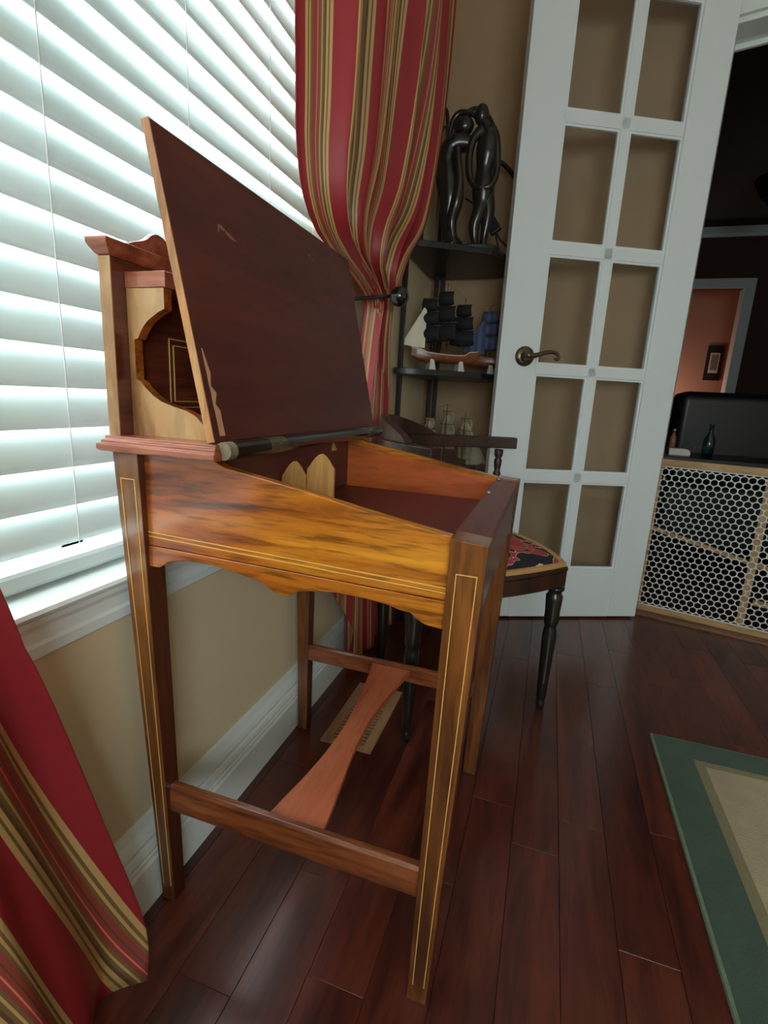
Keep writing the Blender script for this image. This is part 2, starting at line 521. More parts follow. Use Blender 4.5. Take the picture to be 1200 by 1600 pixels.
# ------------------------------------------------------------------ room shell
XW, YF, XR, YB, ZC = -0.525, 2.125, 2.60, -1.15, 2.60
TW = 0.13
fl = MB().box(XW - 0.2, 5.2, YB - 0.2, 7.4, -0.10, -0.006).build('floor', M['subfloor']); struct(fl)
# floorboards, each its own piece
edges = [-0.562 + 0.0832 * k for k in range(0, 23)]
def add_plank(x0, x1, y0, y1):
    g = 0.0003; c = 0.0005
    X0, X1, Y0, Y1 = x0 + g, x1 - g, y0 + g, y1 - g
    z = random.uniform(-0.0003, 0.0)
    vs = [(X0, Y0, -0.006), (X1, Y0, -0.006), (X1, Y1, -0.006), (X0, Y1, -0.006),
          (X0, Y0, z - c), (X1, Y0, z - c), (X1, Y1, z - c), (X0, Y1, z - c),
          (X0 + c, Y0 + c, z), (X1 - c, Y0 + c, z), (X1 - c, Y1 - c, z), (X0 + c, Y1 - c, z)]
    fs = [(0, 1, 5, 4), (1, 2, 6, 5), (2, 3, 7, 6), (3, 0, 4, 7), (4, 5, 9, 8), (5, 6, 10, 9), (6, 7, 11, 10), (7, 4, 8, 11), (8, 9, 10, 11)]
    return MB().add(vs, fs).build('plank', M['plank'], fl)
joints = {2: [0.432, 1.02, 1.62], 3: [-0.1, 0.631, 1.34], 5: [0.02, 0.693, 1.50], 6: [0.3, 0.9, 1.525]}
for k in range(len(edges) - 1):
    x0, x1 = max(edges[k], XW), edges[k + 1]
    js = joints.get(k)
    if js is None:
        js = []; y = random.uniform(-0.3, 0.3)
        while y < 2.0:
            js.append(y); y += random.uniform(0.45, 0.85)
    ys = [YB] + js + [2.16]
    for a, b in zip(ys, ys[1:]):
        add_plank(x0, x1, a, b)

# window wall with opening y -0.20..1.24, z 0.530..2.05
WY0, WY1, WZ0, WZ1 = -0.20, 1.24, 0.526, 2.05
wl_ = MB()
QY0, QY1 = -0.98, -0.50
wl_.box(XW - TW, XW, YB - TW, QY0, 0, ZC).box(XW - TW, XW, QY1, WY0, 0, ZC).box(XW - TW, XW, WY1, YF + 0.1, 0, ZC)
wl_.box(XW - TW, XW, QY0, QY1, 0, WZ0).box(XW - TW, XW, QY0, QY1, WZ1, ZC)
wl_.box(XW - TW, XW, WY0, WY1, 0, WZ0).box(XW - TW, XW, WY0, WY1, WZ1, ZC)
struct(wl_.build('wall_left', M['wall']))
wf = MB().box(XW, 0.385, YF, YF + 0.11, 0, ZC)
M['wall_shaded'] = plain('shaded_wall_paint', lin(168, 140, 110), 0.8, 0, 0, 0.03, 3)  # same tan paint, with the far end's dimmer light put into its colour
struct(wf.build('wall_far', M['wall_shaded']))
# entry wall turned towards the viewer: opening from s=0.02 to s=1.32
E0 = Vector((0.385, 2.125, 0)); ED = Vector((0.970, -0.243, 0)).normalized(); EN = Vector((-ED.y, ED.x, 0))
def ent(s, t, z):
    p = E0 + ED * s + EN * t
    return (p.x, p.y, z)
def ent_box(mb, s0, s1, t0, t1, z0, z1):
    return mb.hexa([ent(s0, t0, z0), ent(s1, t0, z0), ent(s1, t1, z0), ent(s0, t1, z0)], [ent(s0, t0, z1), ent(s1, t0, z1), ent(s1, t1, z1), ent(s0, t1, z1)])
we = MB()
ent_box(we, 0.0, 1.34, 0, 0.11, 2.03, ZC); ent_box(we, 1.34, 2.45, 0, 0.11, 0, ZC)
struct(we.build('wall_entry', M['wall_shaded']))
tr = MB()
ent_box(tr, -0.02, 1.40, -0.016, 0.0, 2.00, 2.06); ent_box(tr, -0.02, 1.40, -0.022, 0.0, 2.06, 2.075)
ent_box(tr, 0.0, 1.34, 0.0, 0.11, 1.985, 2.03); ent_box(tr, 0.0, 0.022, -0.004, 0.11, 0, 1.985)
ent_box(tr, 1.30, 1.36, -0.016, 0.11, 0, 2.0); ent_box(tr, 0.0, 1.34, 0.11, 0.125, 1.97, 2.06)
struct(tr.build('trim_1', M['white_trim'], bevel=0.003))
wr = MB().box(XR, XR + 0.1, YB - TW, 1.62, 0, ZC)
struct(wr.build('wall_right', M['wall']))
RX0, RX1, RZ0, RZ1 = 0.15, 1.20, 0.70, 1.50
wb = MB()
wb.box(XW, RX0, YB - 0.1, YB, 0, ZC).box(RX1, XR, YB - 0.1, YB, 0, ZC).box(RX0, RX1, YB - 0.1, YB, 0, RZ0).box(RX0, RX1, YB - 0.1, YB, RZ1, ZC)
struct(wb.build('wall_rear', M['wall']))
w3 = MB()  # unseen window added in the rear wall as fill light
for x in (RX0, 0.655, RX1 - 0.04):
    w3.box(x, x + 0.04, YB - 0.07, YB - 0.03, RZ0, RZ1)
for z in (RZ0, RZ1 - 0.04):
    w3.box(RX0, RX1, YB - 0.07, YB - 0.03, z, z + 0.04)
w3 = struct(w3.build('fill_window', M['white_trim']))
MB().box(RX0 + 0.02, RX1 - 0.02, YB - 0.052, YB - 0.048, RZ0 + 0.02, RZ1 - 0.02).build('pane', M['glass'], w3)
w2 = MB()
for y in (QY0, QY1 - 0.05):
    w2.box(-0.655, -0.625, y, y + 0.05, WZ0, WZ1)
for z in (WZ0, WZ1 - 0.05):
    w2.box(-0.655, -0.625, QY0, QY1, z, z + 0.05)
w2 = struct(w2.build('window_2', M['white_trim']))
for a, b in ((QY0 + 0.05, QY1 - 0.05),):
    MB().box(-0.642, -0.638, a, b, WZ0 + 0.05, WZ1 - 0.05).build('pane', M['glass'], w2)
struct(MB().box(XW - TW, 5.2, YB - TW, 7.4, ZC, ZC + 0.1).build('ceiling', M['ceiling']))

# baseboard: moulded profile swept along y
def sweep_y(prof, y0, y1):
    return MB().prism(prof, lambda u, v, t: (u, t, v), y0, y1)
bp = [(XW, 0.0), (-0.4955, 0.0), (-0.4955, 0.074), (-0.4985, 0.079), (-0.4985, 0.084), (-0.501, 0.086), (-0.4995, 0.092), (-0.502, 0.099),
      (-0.506, 0.103), (-0.505, 0.109), (-0.509, 0.117), (-0.515, 0.124), (-0.518, 0.133), (XW, 0.134)]
struct(sweep_y(bp, YB, YF).build('baseboard_left', M['white_trim']))
bf = [(YF, 0.0), (YF - 0.022, 0.0), (YF - 0.022, 0.08), (YF - 0.016, 0.09), (YF - 0.014, 0.108), (YF - 0.006, 0.13), (YF, 0.134)]
struct(MB().prism(bf, lambda u, v, t: (t, u, v), XW + 0.03, 0.385).build('baseboard_far', M['white_trim']))

# window: frame, stool, apron, panes
w1 = MB()
w1.box(-0.655, -0.625, WY0, WY0 + 0.05, WZ0, WZ1).box(-0.655, -0.625, WY1 - 0.05, WY1, WZ0, WZ1).box(-0.655, -0.625, 0.50, 0.54, WZ0, WZ1)
w1.box(-0.655, -0.625, WY0, WY1, WZ0, WZ0 + 0.05).box(-0.655, -0.625, WY0, WY1, WZ1 - 0.05, WZ1)
w1 = struct(w1.build('window_1', M['white_trim'], bevel=0.003))
for a, b in ((WY0 + 0.05, 0.50), (0.54, WY1 - 0.05)):
    MB().box(-0.642, -0.638, a, b, WZ0 + 0.05, WZ1 - 0.05).build('pane', M['glass'], w1)
stool = [(-0.65, 0.526), (-0.65, 0.532), (-0.524, 0.532), (-0.516, 0.5295), (-0.5135, 0.525), (-0.516, 0.520), (XW, 0.519), (XW, 0.526)]
sweep_y(stool, WY0 - 0.04, WY1 + 0.05).build('stool', M['white_trim'], w1)
apron = [(XW, 0.519), (-0.517, 0.519), (-0.518, 0.512), (-0.5215, 0.505), (-0.5215, 0.490), (-0.517, 0.487), (-0.5165, 0.474), (-0.520, 0.471), (XW, 0.471)]
sweep_y(apron, WY0 - 0.04, WY1 + 0.05).build('apron_moulding', M['white_trim'], w1)

# ------------------------------------------------------------------ window blind
blind = thing('window_blind', 'white wide-slat venetian blind, closed, over the bright window on the left', 'blind', (-0.585, 0.52, 0.54))
PITCH, TILT, HW = 0.0493, math.radians(72.5), 0.0266
SY0, SY1 = -0.18, 1.225
me_slat = None
k = 0
z_edge = 0.574
while z_edge < 2.0:
    zc = z_edge + HW * math.sin(TILT)
    if me_slat is None:
        mb = MB()
        def sl(u, v):
            s = (u * 2 - 1) * HW
            b = 0.0025 * (1 - (u * 2 - 1) ** 2)
            return (s * math.cos(TILT) + b * math.sin(TILT), (v - 0.5) * (SY1 - SY0), -s * math.sin(TILT) + b * math.cos(TILT))
        mb.grid(sl, 6, 1)
        o = mb.build('slat', M['slat'], None, smooth=True)
        md = o.modifiers.new('solid', 'SOLIDIFY'); md.thickness = 0.0028; md.offset = 0
        me_slat = o
    else:
        o = me_slat.copy(); col.objects.link(o)
    o.parent = blind
    o.location = (0.0, 0.0025, zc - 0.54)
    z_edge += PITCH
br = MB().prism([(-0.606, 0.536), (-0.566, 0.536), (-0.562, 0.541), (-0.562, 0.556), (-0.566, 0.560), (-0.606, 0.560)], lambda u, v, t: (u, t, v), SY0, SY1)
br.build('bottom_rail', M['slat'], blind)
for y in (0.02, 0.485, 0.728, 0.961, 1.15):
    c = MB()
    zs = [0.548 + PITCH * 0.5 * i for i in range(59)]
    c.tube([(-0.5705 + 0.0022 * math.sin(i * PI), y, z) for i, z in enumerate(zs)], 0.0008, 6)
    c.build('ladder_cord', M['cord'], blind, smooth=True)

# ------------------------------------------------------------------ curtains
def curtain(name, label, yl, yt, hem, ztop, xfun, n_fold, stripes, phase, amp, nu=220, nv=90, fold_ph=0.0, pattern=None):
    th = thing(name, label, 'curtain', (-0.45, yl(0.5), 0.0), None)
    me_v = []; uvs = []
    for j in range(nv + 1):
        for i in range(nu + 1):
            u = i / nu
            zb = hem(u)
            z = zb + (ztop - zb) * (j / nv)
            a, b = yl(z), yt(z)
            w = b - a
            y = a + w * u
            A = amp(z, u)
            ph = 2 * PI * (n_fold * u) + fold_ph + 0.6 * math.sin(2.4 * z + 4 * u) * min(1.0, 4 * u)
            x = xfun(z, u) + A * (math.sin(ph) + 0.3 * math.sin(2.3 * (ph - fold_ph) + (1.0 + z) * min(1.0, 5 * u)) * min(1.0, 5 * u))
            y += 0.35 * A * math.cos(ph) * min(1, 6 * u * (1 - u))
            me_v.append((x, y, z))
            uvs.append((pattern(a + w * u, z) if pattern else u * stripes + phase, j / nv))
    mb = MB(); mb.v = me_v
    mb.f = [(j * (nu + 1) + i, j * (nu + 1) + i + 1, (j + 1) * (nu + 1) + i + 1, (j + 1) * (nu + 1) + i) for j in range(nv) for i in range(nu)]
    o = mb.build('panel', M['curtain'], th, smooth=True, fix=False)
    ul = o.data.uv_layers.new(name='UVMap')
    for lp in o.data.loops:
        ul.data[lp.index].uv = uvs[lp.vertex_index]
    md = o.modifiers.new('solid', 'SOLIDIFY'); md.thickness = 0.002; md.offset = 0
    return th
def smooth_tab(tab):
    P = spline([Vector((a, b)) for a, b in tab], 10)
    T = [(p[0], p[1]) for p in P]
    return lambda z: lerp(T, z)
far_l = smooth_tab([(0.0, 1.15), (0.30, 1.14), (0.60, 1.20), (0.85, 1.255), (0.97, 1.275), (1.02, 1.265), (1.05, 1.18), (1.075, 1.04), (1.11, 0.955), (1.19, 0.905), (1.36, 0.885), (1.92, 0.88), (2.2, 0.88)])
far_t = smooth_tab([(0.0, 1.56), (0.30, 1.53), (0.60, 1.47), (0.80, 1.43), (0.95, 1.39), (1.02, 1.375), (1.08, 1.41), (1.163, 1.455), (1.287, 1.575), (1.577, 1.665), (1.92, 1.70), (2.2, 1.71)])
far_amp = smooth_tab([(0.0, 0.020), (0.4, 0.018), (0.8, 0.018), (1.02, 0.022), (1.2, 0.034), (1.6, 0.042), (2.2, 0.042)])
far_x = smooth_tab([(0.0, -0.464), (0.6, -0.468), (0.9, -0.468), (1.02, -0.46), (1.2, -0.448), (1.4, -0.440), (2.2, -0.440)])
curtain('striped_curtain', 'red and gold striped curtain tied back beside the black corner shelf', far_l, far_t,
        lambda u: 0.02 + 0.26 * max(0.0, 1 - u / 0.16) ** 0.6, 2.25, lambda z, u: far_x(z), 4.5, 13.0, 0.10, lambda z, u: far_amp(z), fold_ph=-1.57)
near_t = smooth_tab([(0.0, 0.402), (0.09, 0.413), (0.283, 0.374), (0.414, 0.345), (0.508, 0.319), (0.534, 0.31), (0.584, 0.298), (0.70, 0.265), (0.85, 0.215), (1.0, 0.15), (1.1, 0.24), (1.3, 0.32), (2.2, 0.34)])
near_l = smooth_tab([(0.0, -0.33), (0.3, -0.28), (0.6, -0.18), (0.85, -0.05), (1.0, 0.03), (1.15, -0.10), (1.4, -0.22), (2.2, -0.30)])
near_amp = smooth_tab([(0.0, 0.026), (0.5, 0.022), (1.0, 0.015), (1.5, 0.024), (2.2, 0.026)])
curtain('striped_curtain', 'red and gold striped curtain hanging at the near end of the window sill', near_l, near_t,
        lambda u: 0.012, 2.25, lambda z, u: -0.445 + 0.022 * u * max(0.0, 1 - z / 0.4), 4.0, 2.6, 0.80, lambda z, u: near_amp(z), fold_ph=0.3, pattern=lambda y, z: (0.482 - (y + 0.31 * z)) / 0.105)

hb = thing('curtain_holdback', 'black curtain holdback with a round knob beside the tied curtain', 'holdback', (XW, 1.247, 1.023))
MB().lathe([(0.020, 0), (0.020, 0.004), (0.012, 0.010), (0.0045, 0.016), (0.0045, 0.125)], (XW, 1.247, 1.015), (1, 0, 0.06), 14).build('stem', M['black_gloss'], hb, smooth=True)
MB().ball((-0.385, 1.247, 1.021), 0.0235, 20, 14).build('knob', M['black_gloss'], hb, smooth=True)

# ------------------------------------------------------------------ writing desk
DX, DY = -0.28, 0.75
desk = thing('writing_desk', 'inlaid rosewood writing desk with its sloping lid propped wide open', 'desk', (DX, DY, 0))
YN, YFAR = 0.503, 0.997            # outer planes of the side panels
def leg(xt0, xt1, xb0, xb1, yt0, yt1, yb0, yb1, zt0, zt1, side):
    """tapered leg; zt0 / zt1: top height at its back / front edge"""
    mb = MB().hexa([(xb0, yb0, 0), (xb1, yb0, 0), (xb1, yb1, 0), (xb0, yb1, 0)],
                   [(xt0, yt0, zt0), (xt1, yt0, zt1), (xt1, yt1, zt1), (xt0, yt1, zt0)])
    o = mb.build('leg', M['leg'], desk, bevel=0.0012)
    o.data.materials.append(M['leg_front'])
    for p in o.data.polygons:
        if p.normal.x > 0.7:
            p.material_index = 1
    # boxwood string round the outer face: two uprights and a cap
    def pt(s, z):
        t = z / max(zt0, zt1)
        xa = xb0 + (xt0 - xb0) * t; xb = xb1 + (xt1 - xb1) * t
        y = (yb0 + (yt0 - yb0) * t - 0.0002) if side < 0 else (yb1 + (yt1 - yb1) * t + 0.0002)
        return Vector((xa + (xb - xa) * s, y, z))
    st = MB()
    top = min(zt0, zt1) - 0.034
    w = 0.0005
    for s in (0.24, 0.80):
        a, b = pt(s, 0.03), pt(s, top)
        st.hexa([a + Vector((-w, -w, 0)), a + Vector((w, -w, 0)), a + Vector((w, w, 0)), a + Vector((-w, w, 0))],
                [b + Vector((-w, -w, 0)), b + Vector((w, -w, 0)), b + Vector((w, w, 0)), b + Vector((-w, w, 0))])
    a, b = pt(0.24, top), pt(0.80, top)
    st.box(a.x - w, b.x + w, a.y - w, a.y + w, top - w, top + w)
    st.build('inlay_string', M['string'], o)
    return o
leg(-0.513, -0.475, -0.490, -0.467, 0.492, 0.528, 0.511, 0.535, 0.699, 0.699, -1)
leg(-0.083, -0.044, -0.093, -0.067, 0.492, 0.530, 0.511, 0.537, 0.6445, 0.6415, -1)
leg(-0.513, -0.475, -0.490, -0.467, 0.972, 1.008, 0.961, 0.985, 0.699, 0.699, 1)
leg(-0.083, -0.044, -0.093, -0.067, 0.970, 1.008, 0.961, 0.987, 0.6445, 0.6415, 1)

panel_top = [(-0.477, 0.6985), (-0.376, 0.6985), (-0.358, 0.690), (-0.256, 0.6735), (-0.188, 0.6605), (-0.084, 0.6435)]
apron_low = [(-0.477, 0.551), (-0.469, 0.5505), (-0.459, 0.551), (-0.453, 0.554), (-0.446, 0.559), (-0.436, 0.563), (-0.418, 0.566), (-0.399, 0.567), (-0.366, 0.566), (-0.343, 0.562), (-0.316, 0.558), (-0.306, 0.555),
             (-0.299, 0.551), (-0.292, 0.547), (-0.281, 0.544), (-0.271, 0.5455), (-0.265, 0.549), (-0.260, 0.552), (-0.248, 0.555), (-0.228, 0.558), (-0.21, 0.560), (-0.174, 0.559), (-0.152, 0.557),
             (-0.134, 0.5525), (-0.122, 0.552), (-0.116, 0.547), (-0.109, 0.543), (-0.103, 0.541), (-0.087, 0.5395), (-0.083, 0.5395)]
joint_z = [(-0.477, 0.579), (-0.083, 0.572)]
for y0, y1, s in ((YN, YN + 0.014, -1), (YFAR - 0.014, YFAR, 1)):
    out = [(-0.477, 0.5795), (-0.083, 0.5725)] + panel_top[::-1]
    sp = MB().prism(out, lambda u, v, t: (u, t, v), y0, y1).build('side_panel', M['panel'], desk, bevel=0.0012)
    yo = y0 if s < 0 else y1
    for za, zb in ((0.597, 0.5865), (0.5915, 0.5810)):
        e = 0.0006
        MB().hexa([(-0.474, yo - e, za - e), (-0.083, yo - e, zb - e), (-0.083, yo + e, zb - e), (-0.474, yo + e, za - e)],
                  [(-0.474, yo - e, za + e), (-0.083, yo - e, zb + e), (-0.083, yo + e, zb + e), (-0.474, yo + e, za + e)]).build('inlay_string', M['string'], sp)
    ap = MB().prism(apron_low + [(-0.083, 0.5718), (-0.477, 0.5788)], lambda u, v, t: (u, t, v), y0 - 0.0008 * s * -1 if s > 0 else y0 - 0.0008, y1)
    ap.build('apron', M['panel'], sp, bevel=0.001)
    # inner face of the box side
    ya, yb_ = (y1 + 0.0003, y1 + 0.0045) if s < 0 else (y0 - 0.0045, y0 - 0.0003)
    MB().prism([(-0.3945, 0.595), (-0.088, 0.595), (-0.088, 0.636), (-0.3945, 0.685)], lambda u, v, t: (u, t, v), ya, yb_).build('lining', M['side_inner'], sp)

# front panel with shaped lower edge and top rail
fr_low = []
for y, z in [(0.530, 0.535), (0.545, 0.536), (0.556, 0.541), (0.562, 0.549), (0.58, 0.551), (0.62, 0.556), (0.66, 0.558), (0.70, 0.554), (0.715, 0.547), (0.735, 0.542), (0.75, 0.541)]:
    fr_low.append((y, z))
fr_low += [(1.5 - y, z) for y, z in fr_low[::-1][1:]]
fp = MB().prism(fr_low + [(0.970, 0.624), (0.530, 0.624)], lambda u, v, t: (t, u, v), -0.064, -0.050).build('front_panel', M['dark_wood'], desk, bevel=0.001)
MB().hexa([(-0.086, 0.530, 0.6245), (-0.047, 0.530, 0.6245), (-0.047, 0.970, 0.6245), (-0.086, 0.970, 0.6245)],
          [(-0.086, 0.530, 0.6425), (-0.047, 0.530, 0.6385), (-0.047, 0.970, 0.6385), (-0.086, 0.970, 0.6425)]).build('front_rail', M['lid_wood'], desk, bevel=0.0012)
for y in (0.80, 0.955):
    MB().lathe([(0.0035, 0), (0.0035, 0.003), (0.002, 0.0042)], (-0.081, y, 0.6415), (0.1, 0, 1), 12).build('lid_pin', M['steel'], desk, smooth=True)
MB().box(-0.500, -0.486, 0.528, 0.972, 0.560, 0.699).build('back_panel', M['dark_wood'], desk)
MB().box(-0.403, -0.395, 0.5225, 0.9775, 0.590, 0.698).build('inner_back_board', M['lid_wood'], desk)
MB().box(-0.486, -0.064, 0.5175, 0.9825, 0.581, 0.594).build('box_bottom', M['dark_wood'], desk)
MB().box(-0.3945, -0.088, 0.5225, 0.9775, 0.5942, 0.597).build('leather_liner', M['leather'], desk)
# keeper chip on the inner back board
MB().hexa([(-0.3948, 0.895, 0.676), (-0.390, 0.895, 0.676), (-0.390, 0.910, 0.676), (-0.3948, 0.910, 0.676)],
          [(-0.3948, 0.897, 0.690), (-0.392, 0.897, 0.690), (-0.392, 0.900, 0.692), (-0.3948, 0.900, 0.692)]).build('keeper_block', M['divider'], desk)
# two ogee topped dividers
def divider(xa, xb, y, zt):
    w = xb - xa; c = (xa + xb) / 2
    prof = [(xa, 0.5972), (xb, 0.5972), (xb, zt - 0.022), (xb - 0.10 * w, zt - 0.017), (xb - 0.2 * w, zt - 0.010), (xb - 0.32 * w, zt - 0.004), (c + 0.05 * w, zt),
            (c - 0.06 * w, zt - 0.0015), (xa + 0.30 * w, zt - 0.007), (xa + 0.16 * w, zt - 0.015), (xa + 0.10 * w, zt - 0.020), (xa, zt - 0.025)]
    MB().prism(prof, lambda u, v, t: (u, t, v), y, y + 0.006).build('divider', M['divider'], desk, bevel=0.0008)
divider(-0.393, -0.3515, 0.70, 0.6775)
divider(-0.3495, -0.3045, 0.70, 0.6925)
# fixed top with moulded edge at the back
tp = [(-0.5185, 0.6995), (-0.515, 0.702), (-0.5225, 0.7045), (-0.5225, 0.710), (-0.5185, 0.7125), (-0.5185, 0.7185), (-0.360, 0.7145), (-0.357, 0.708), (-0.359, 0.6995)]
def moulded_slab():
    mb = MB()
    lay = [(0.0035, 0.6990), (0.0, 0.7015), (0.0, 0.7075), (0.004, 0.7092), (0.004, 0.7125), (0.0075, 0.7145), (0.0075, 0.7178)]
    rings = []
    for ins, z in lay:
        rings.append([(-0.5235 + ins, 0.478 + ins, z), (-0.354 - ins * 0.4, 0.478 + ins, z), (-0.354 - ins * 0.4, 1.034 - ins, z), (-0.5235 + ins, 1.034 - ins, z)])
    vs = [p for r in rings for p in r]
    fs = [(3, 2, 1, 0)]
    for i in range(len(rings) - 1):
        for k in range(4):
            a = i * 4 + k; b = i * 4 + (k + 1) % 4
            fs.append((a, b, b + 4, a + 4))
    t = (len(rings) - 1) * 4
    fs.append((t, t + 1, t + 2, t + 3))
    return mb.add(vs, fs)
moulded_slab().build('moulded_top', M['mould'], desk, bevel=0.0008)
# gallery: back board, cornice, crest, shelf, scrolled brackets
gb = MB().box(-0.5165, -0.501, 0.495, 1.005, 0.718, 0.922).build('gallery_back', M['dark_wood'], desk, bevel=0.0008)
for ya in (0.4935, 1.0052):
    MB().box(-0.517, -0.5005, ya, ya + 0.0014, 0.718, 0.922).build('end_strip', M['tan'], gb)
ins = MB(); e = 0.0006; xi = -0.5004
for (y0, y1, z0, z1) in ((0.585, 0.915, 0.752, 0.842), (0.593, 0.907, 0.760, 0.834)):
    ins.box(xi - e, xi + e, y0, y1, z0 - e, z0 + e).box(xi - e, xi + e, y0, y1, z1 - e, z1 + e).box(xi - e, xi + e, y0 - e, y0 + e, z0, z1).box(xi - e, xi + e, y1 - e, y1 + e, z0, z1)
ins.build('inlay_string', M['string'], gb)
cor = MB()
clay = [(0.0, 0.000, 0.9222), (0.004, 0.002, 0.9245), (0.010, 0.004, 0.930), (0.0125, 0.0055, 0.934), (0.0125, 0.006, 0.9395)]
rings = [[(-0.5175 - b, 0.495 - a, z), (-0.5005 + a * 0.6, 0.495 - a, z), (-0.5005 + a * 0.6, 1.005 + a, z), (-0.5175 - b, 1.005 + a, z)] for a, b, z in clay]
vs = [p for r in rings for p in r]; fs = [(3, 2, 1, 0)]
for i in range(len(rings) - 1):
    for k in range(4):
        a = i * 4 + k; b = i * 4 + (k + 1) % 4
        fs.append((a, b, b + 4, a + 4))
t = (len(rings) - 1) * 4; fs.append((t, t + 1, t + 2, t + 3))
cor.add(vs, fs).build('cornice', M['mould'], desk, bevel=0.0006)
cp = [(0.528, 0.9397), (0.528, 0.9445), (0.536, 0.948), (0.55, 0.953), (0.558, 0.957), (0.565, 0.963), (0.571, 0.9665), (0.578, 0.9675), (0.586, 0.966), (0.594, 0.962), (0.603, 0.958), (0.612, 0.956), (0.64, 0.957), (0.68, 0.966), (0.72, 0.977), (0.75, 0.981)]
cp = cp + [(1.5 - y, z) for y, z in cp[::-1][1:]]
MB().prism(cp, lambda u, v, t: (t, u, v), -0.513, -0.504).build('crest', M['mould'], desk, bevel=0.0008)
gs = MB().box(-0.5008, -0.4425, 0.514, 0.986, 0.8915, 0.9095)
gs.build('gallery_shelf', M['mould'], desk, bevel=0.001)
brk = [(-0.5005, 0.718), (-0.388, 0.718), (-0.388, 0.7315), (-0.393, 0.735), (-0.398, 0.739), (-0.406, 0.746), (-0.419, 0.752), (-0.437, 0.756), (-0.455, 0.761), (-0.468, 0.768), (-0.479, 0.777), (-0.485, 0.7835), (-0.492, 0.7865),
       (-0.492, 0.833), (-0.4865, 0.8345), (-0.483, 0.841), (-0.477, 0.849), (-0.470, 0.8555), (-0.462, 0.8605), (-0.454, 0.865), (-0.446, 0.868), (-0.446, 0.8913), (-0.5005, 0.8913)]
for y0, y1 in ((0.5155, 0.5285), (0.9715, 0.9845)):
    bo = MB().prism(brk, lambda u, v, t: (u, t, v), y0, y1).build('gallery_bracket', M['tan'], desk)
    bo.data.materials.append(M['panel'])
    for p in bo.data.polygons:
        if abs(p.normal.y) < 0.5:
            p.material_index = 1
# lid, swung up and leaning back
HB = Vector((-0.374, 0, 0.7195)); LD = Vector((-0.0725, 0, 0.331)).normalized(); LN = Vector((LD.z, 0, -LD.x))   # LN: inner face direction (+x)
LLEN, LT = 0.340, 0.0098
def lidp(s, t, y):
    p = HB + LD * s + LN * t
    return (p.x, y, p.z)
def lid_box(mb, s0, s1, t0, t1, y0, y1):
    return mb.hexa([lidp(s0, t0, y0), lidp(s0, t1, y0), lidp(s0, t1, y1), lidp(s0, t0, y1)], [lidp(s1, t0, y0), lidp(s1, t1, y0), lidp(s1, t1, y1), lidp(s1, t0, y1)])
LY0, LY1 = 0.493, 1.046
lid = lid_box(MB(), -0.0015, LLEN, 0.0, LT, LY0 + 0.0015, LY1).build('lid', M['lid_wood'], desk, bevel=0.001)
lid_box(MB(), -0.0015, LLEN, 0.0, LT, LY0, LY0 + 0.0014).build('edge_band', M['lid_edge'], lid)
ch = MB()
zz = [(0.0, 0.011), (0.018, 0.012), (0.03, 0.010), (0.037, 0.006), (0.05, 0.009), (0.058, 0.004), (0.072, 0.0055), (0.085, 0.0025), (0.10, 0.002)]
outl = [(0.5035 + w * 0.2, 0.005 + s) for s, w in zz] + [(0.505 + w + 0.002 * math.sin(s * 300), 0.005 + s) for s, w in zz[::-1]]
ch.prism(outl, lambda u, v, t: lidp(v, t, u), LT - 0.0002, LT + 0.0004)
ch.build('chipped_corner', M['chip'], lid)
scratch_paint = plain('pale_scratch', lin(150, 96, 80), 0.7)
for (y, s, ln, a) in ((0.585, 0.262, 0.016, -0.1), (0.600, 0.258, 0.022, -0.25), (0.583, 0.255, 0.008, 0.9), (0.845, 0.297, 0.010, 0.0), (0.86, 0.293, 0.008, -0.2)):
    dy, ds = math.cos(a) * ln, math.sin(a) * ln
    w = 0.0018
    sc = MB(); sc.prism([(y, s - w), (y + dy * 0.6, s + ds * 0.6 - w * 1.6), (y + dy, s + ds), (y + dy * 0.5, s + ds * 0.5 + w * 1.4), (y, s + w)], lambda u, v, t: lidp(v, t, u), LT - 0.0001, LT + 0.0002)
    sc.build('scratch', scratch_paint, lid)
# rounded blackened rail along the hinge
hr = MB()
hr.tube([(-0.3525, LY0 + 0.002, 0.7105), (-0.3525, 0.51, 0.7105), (-0.3525, LY1 - 0.004, 0.7105)], [0.0100, 0.0105, 0.0105], 14)
hr.build('hinge_rail', M['black_rail'], lid, smooth=False)
MB().tube([(-0.3525, LY0 + 0.000, 0.7105), (-0.3525, 0.508, 0.7105)], [0.0106, 0.0108], 14).build('worn_rail_end', plain('worn_paint', lin(128, 118, 92), 0.7, 0, 0, 0.6, 140, 0.6), lid)
for y in (0.585, 0.955):
    h = MB()
    h.tube([(-0.3525, y, 0.7105), (-0.3525, y + 0.042, 0.7105)], 0.0110, 14)
    h.lathe([(0.0042, 0), (0.0042, 0.0012), (0.002, 0.002)], (-0.3425, y + 0.022, 0.7142), (1, 0, 0.4), 12)
    h.build('hinge', M['brass'], lid)
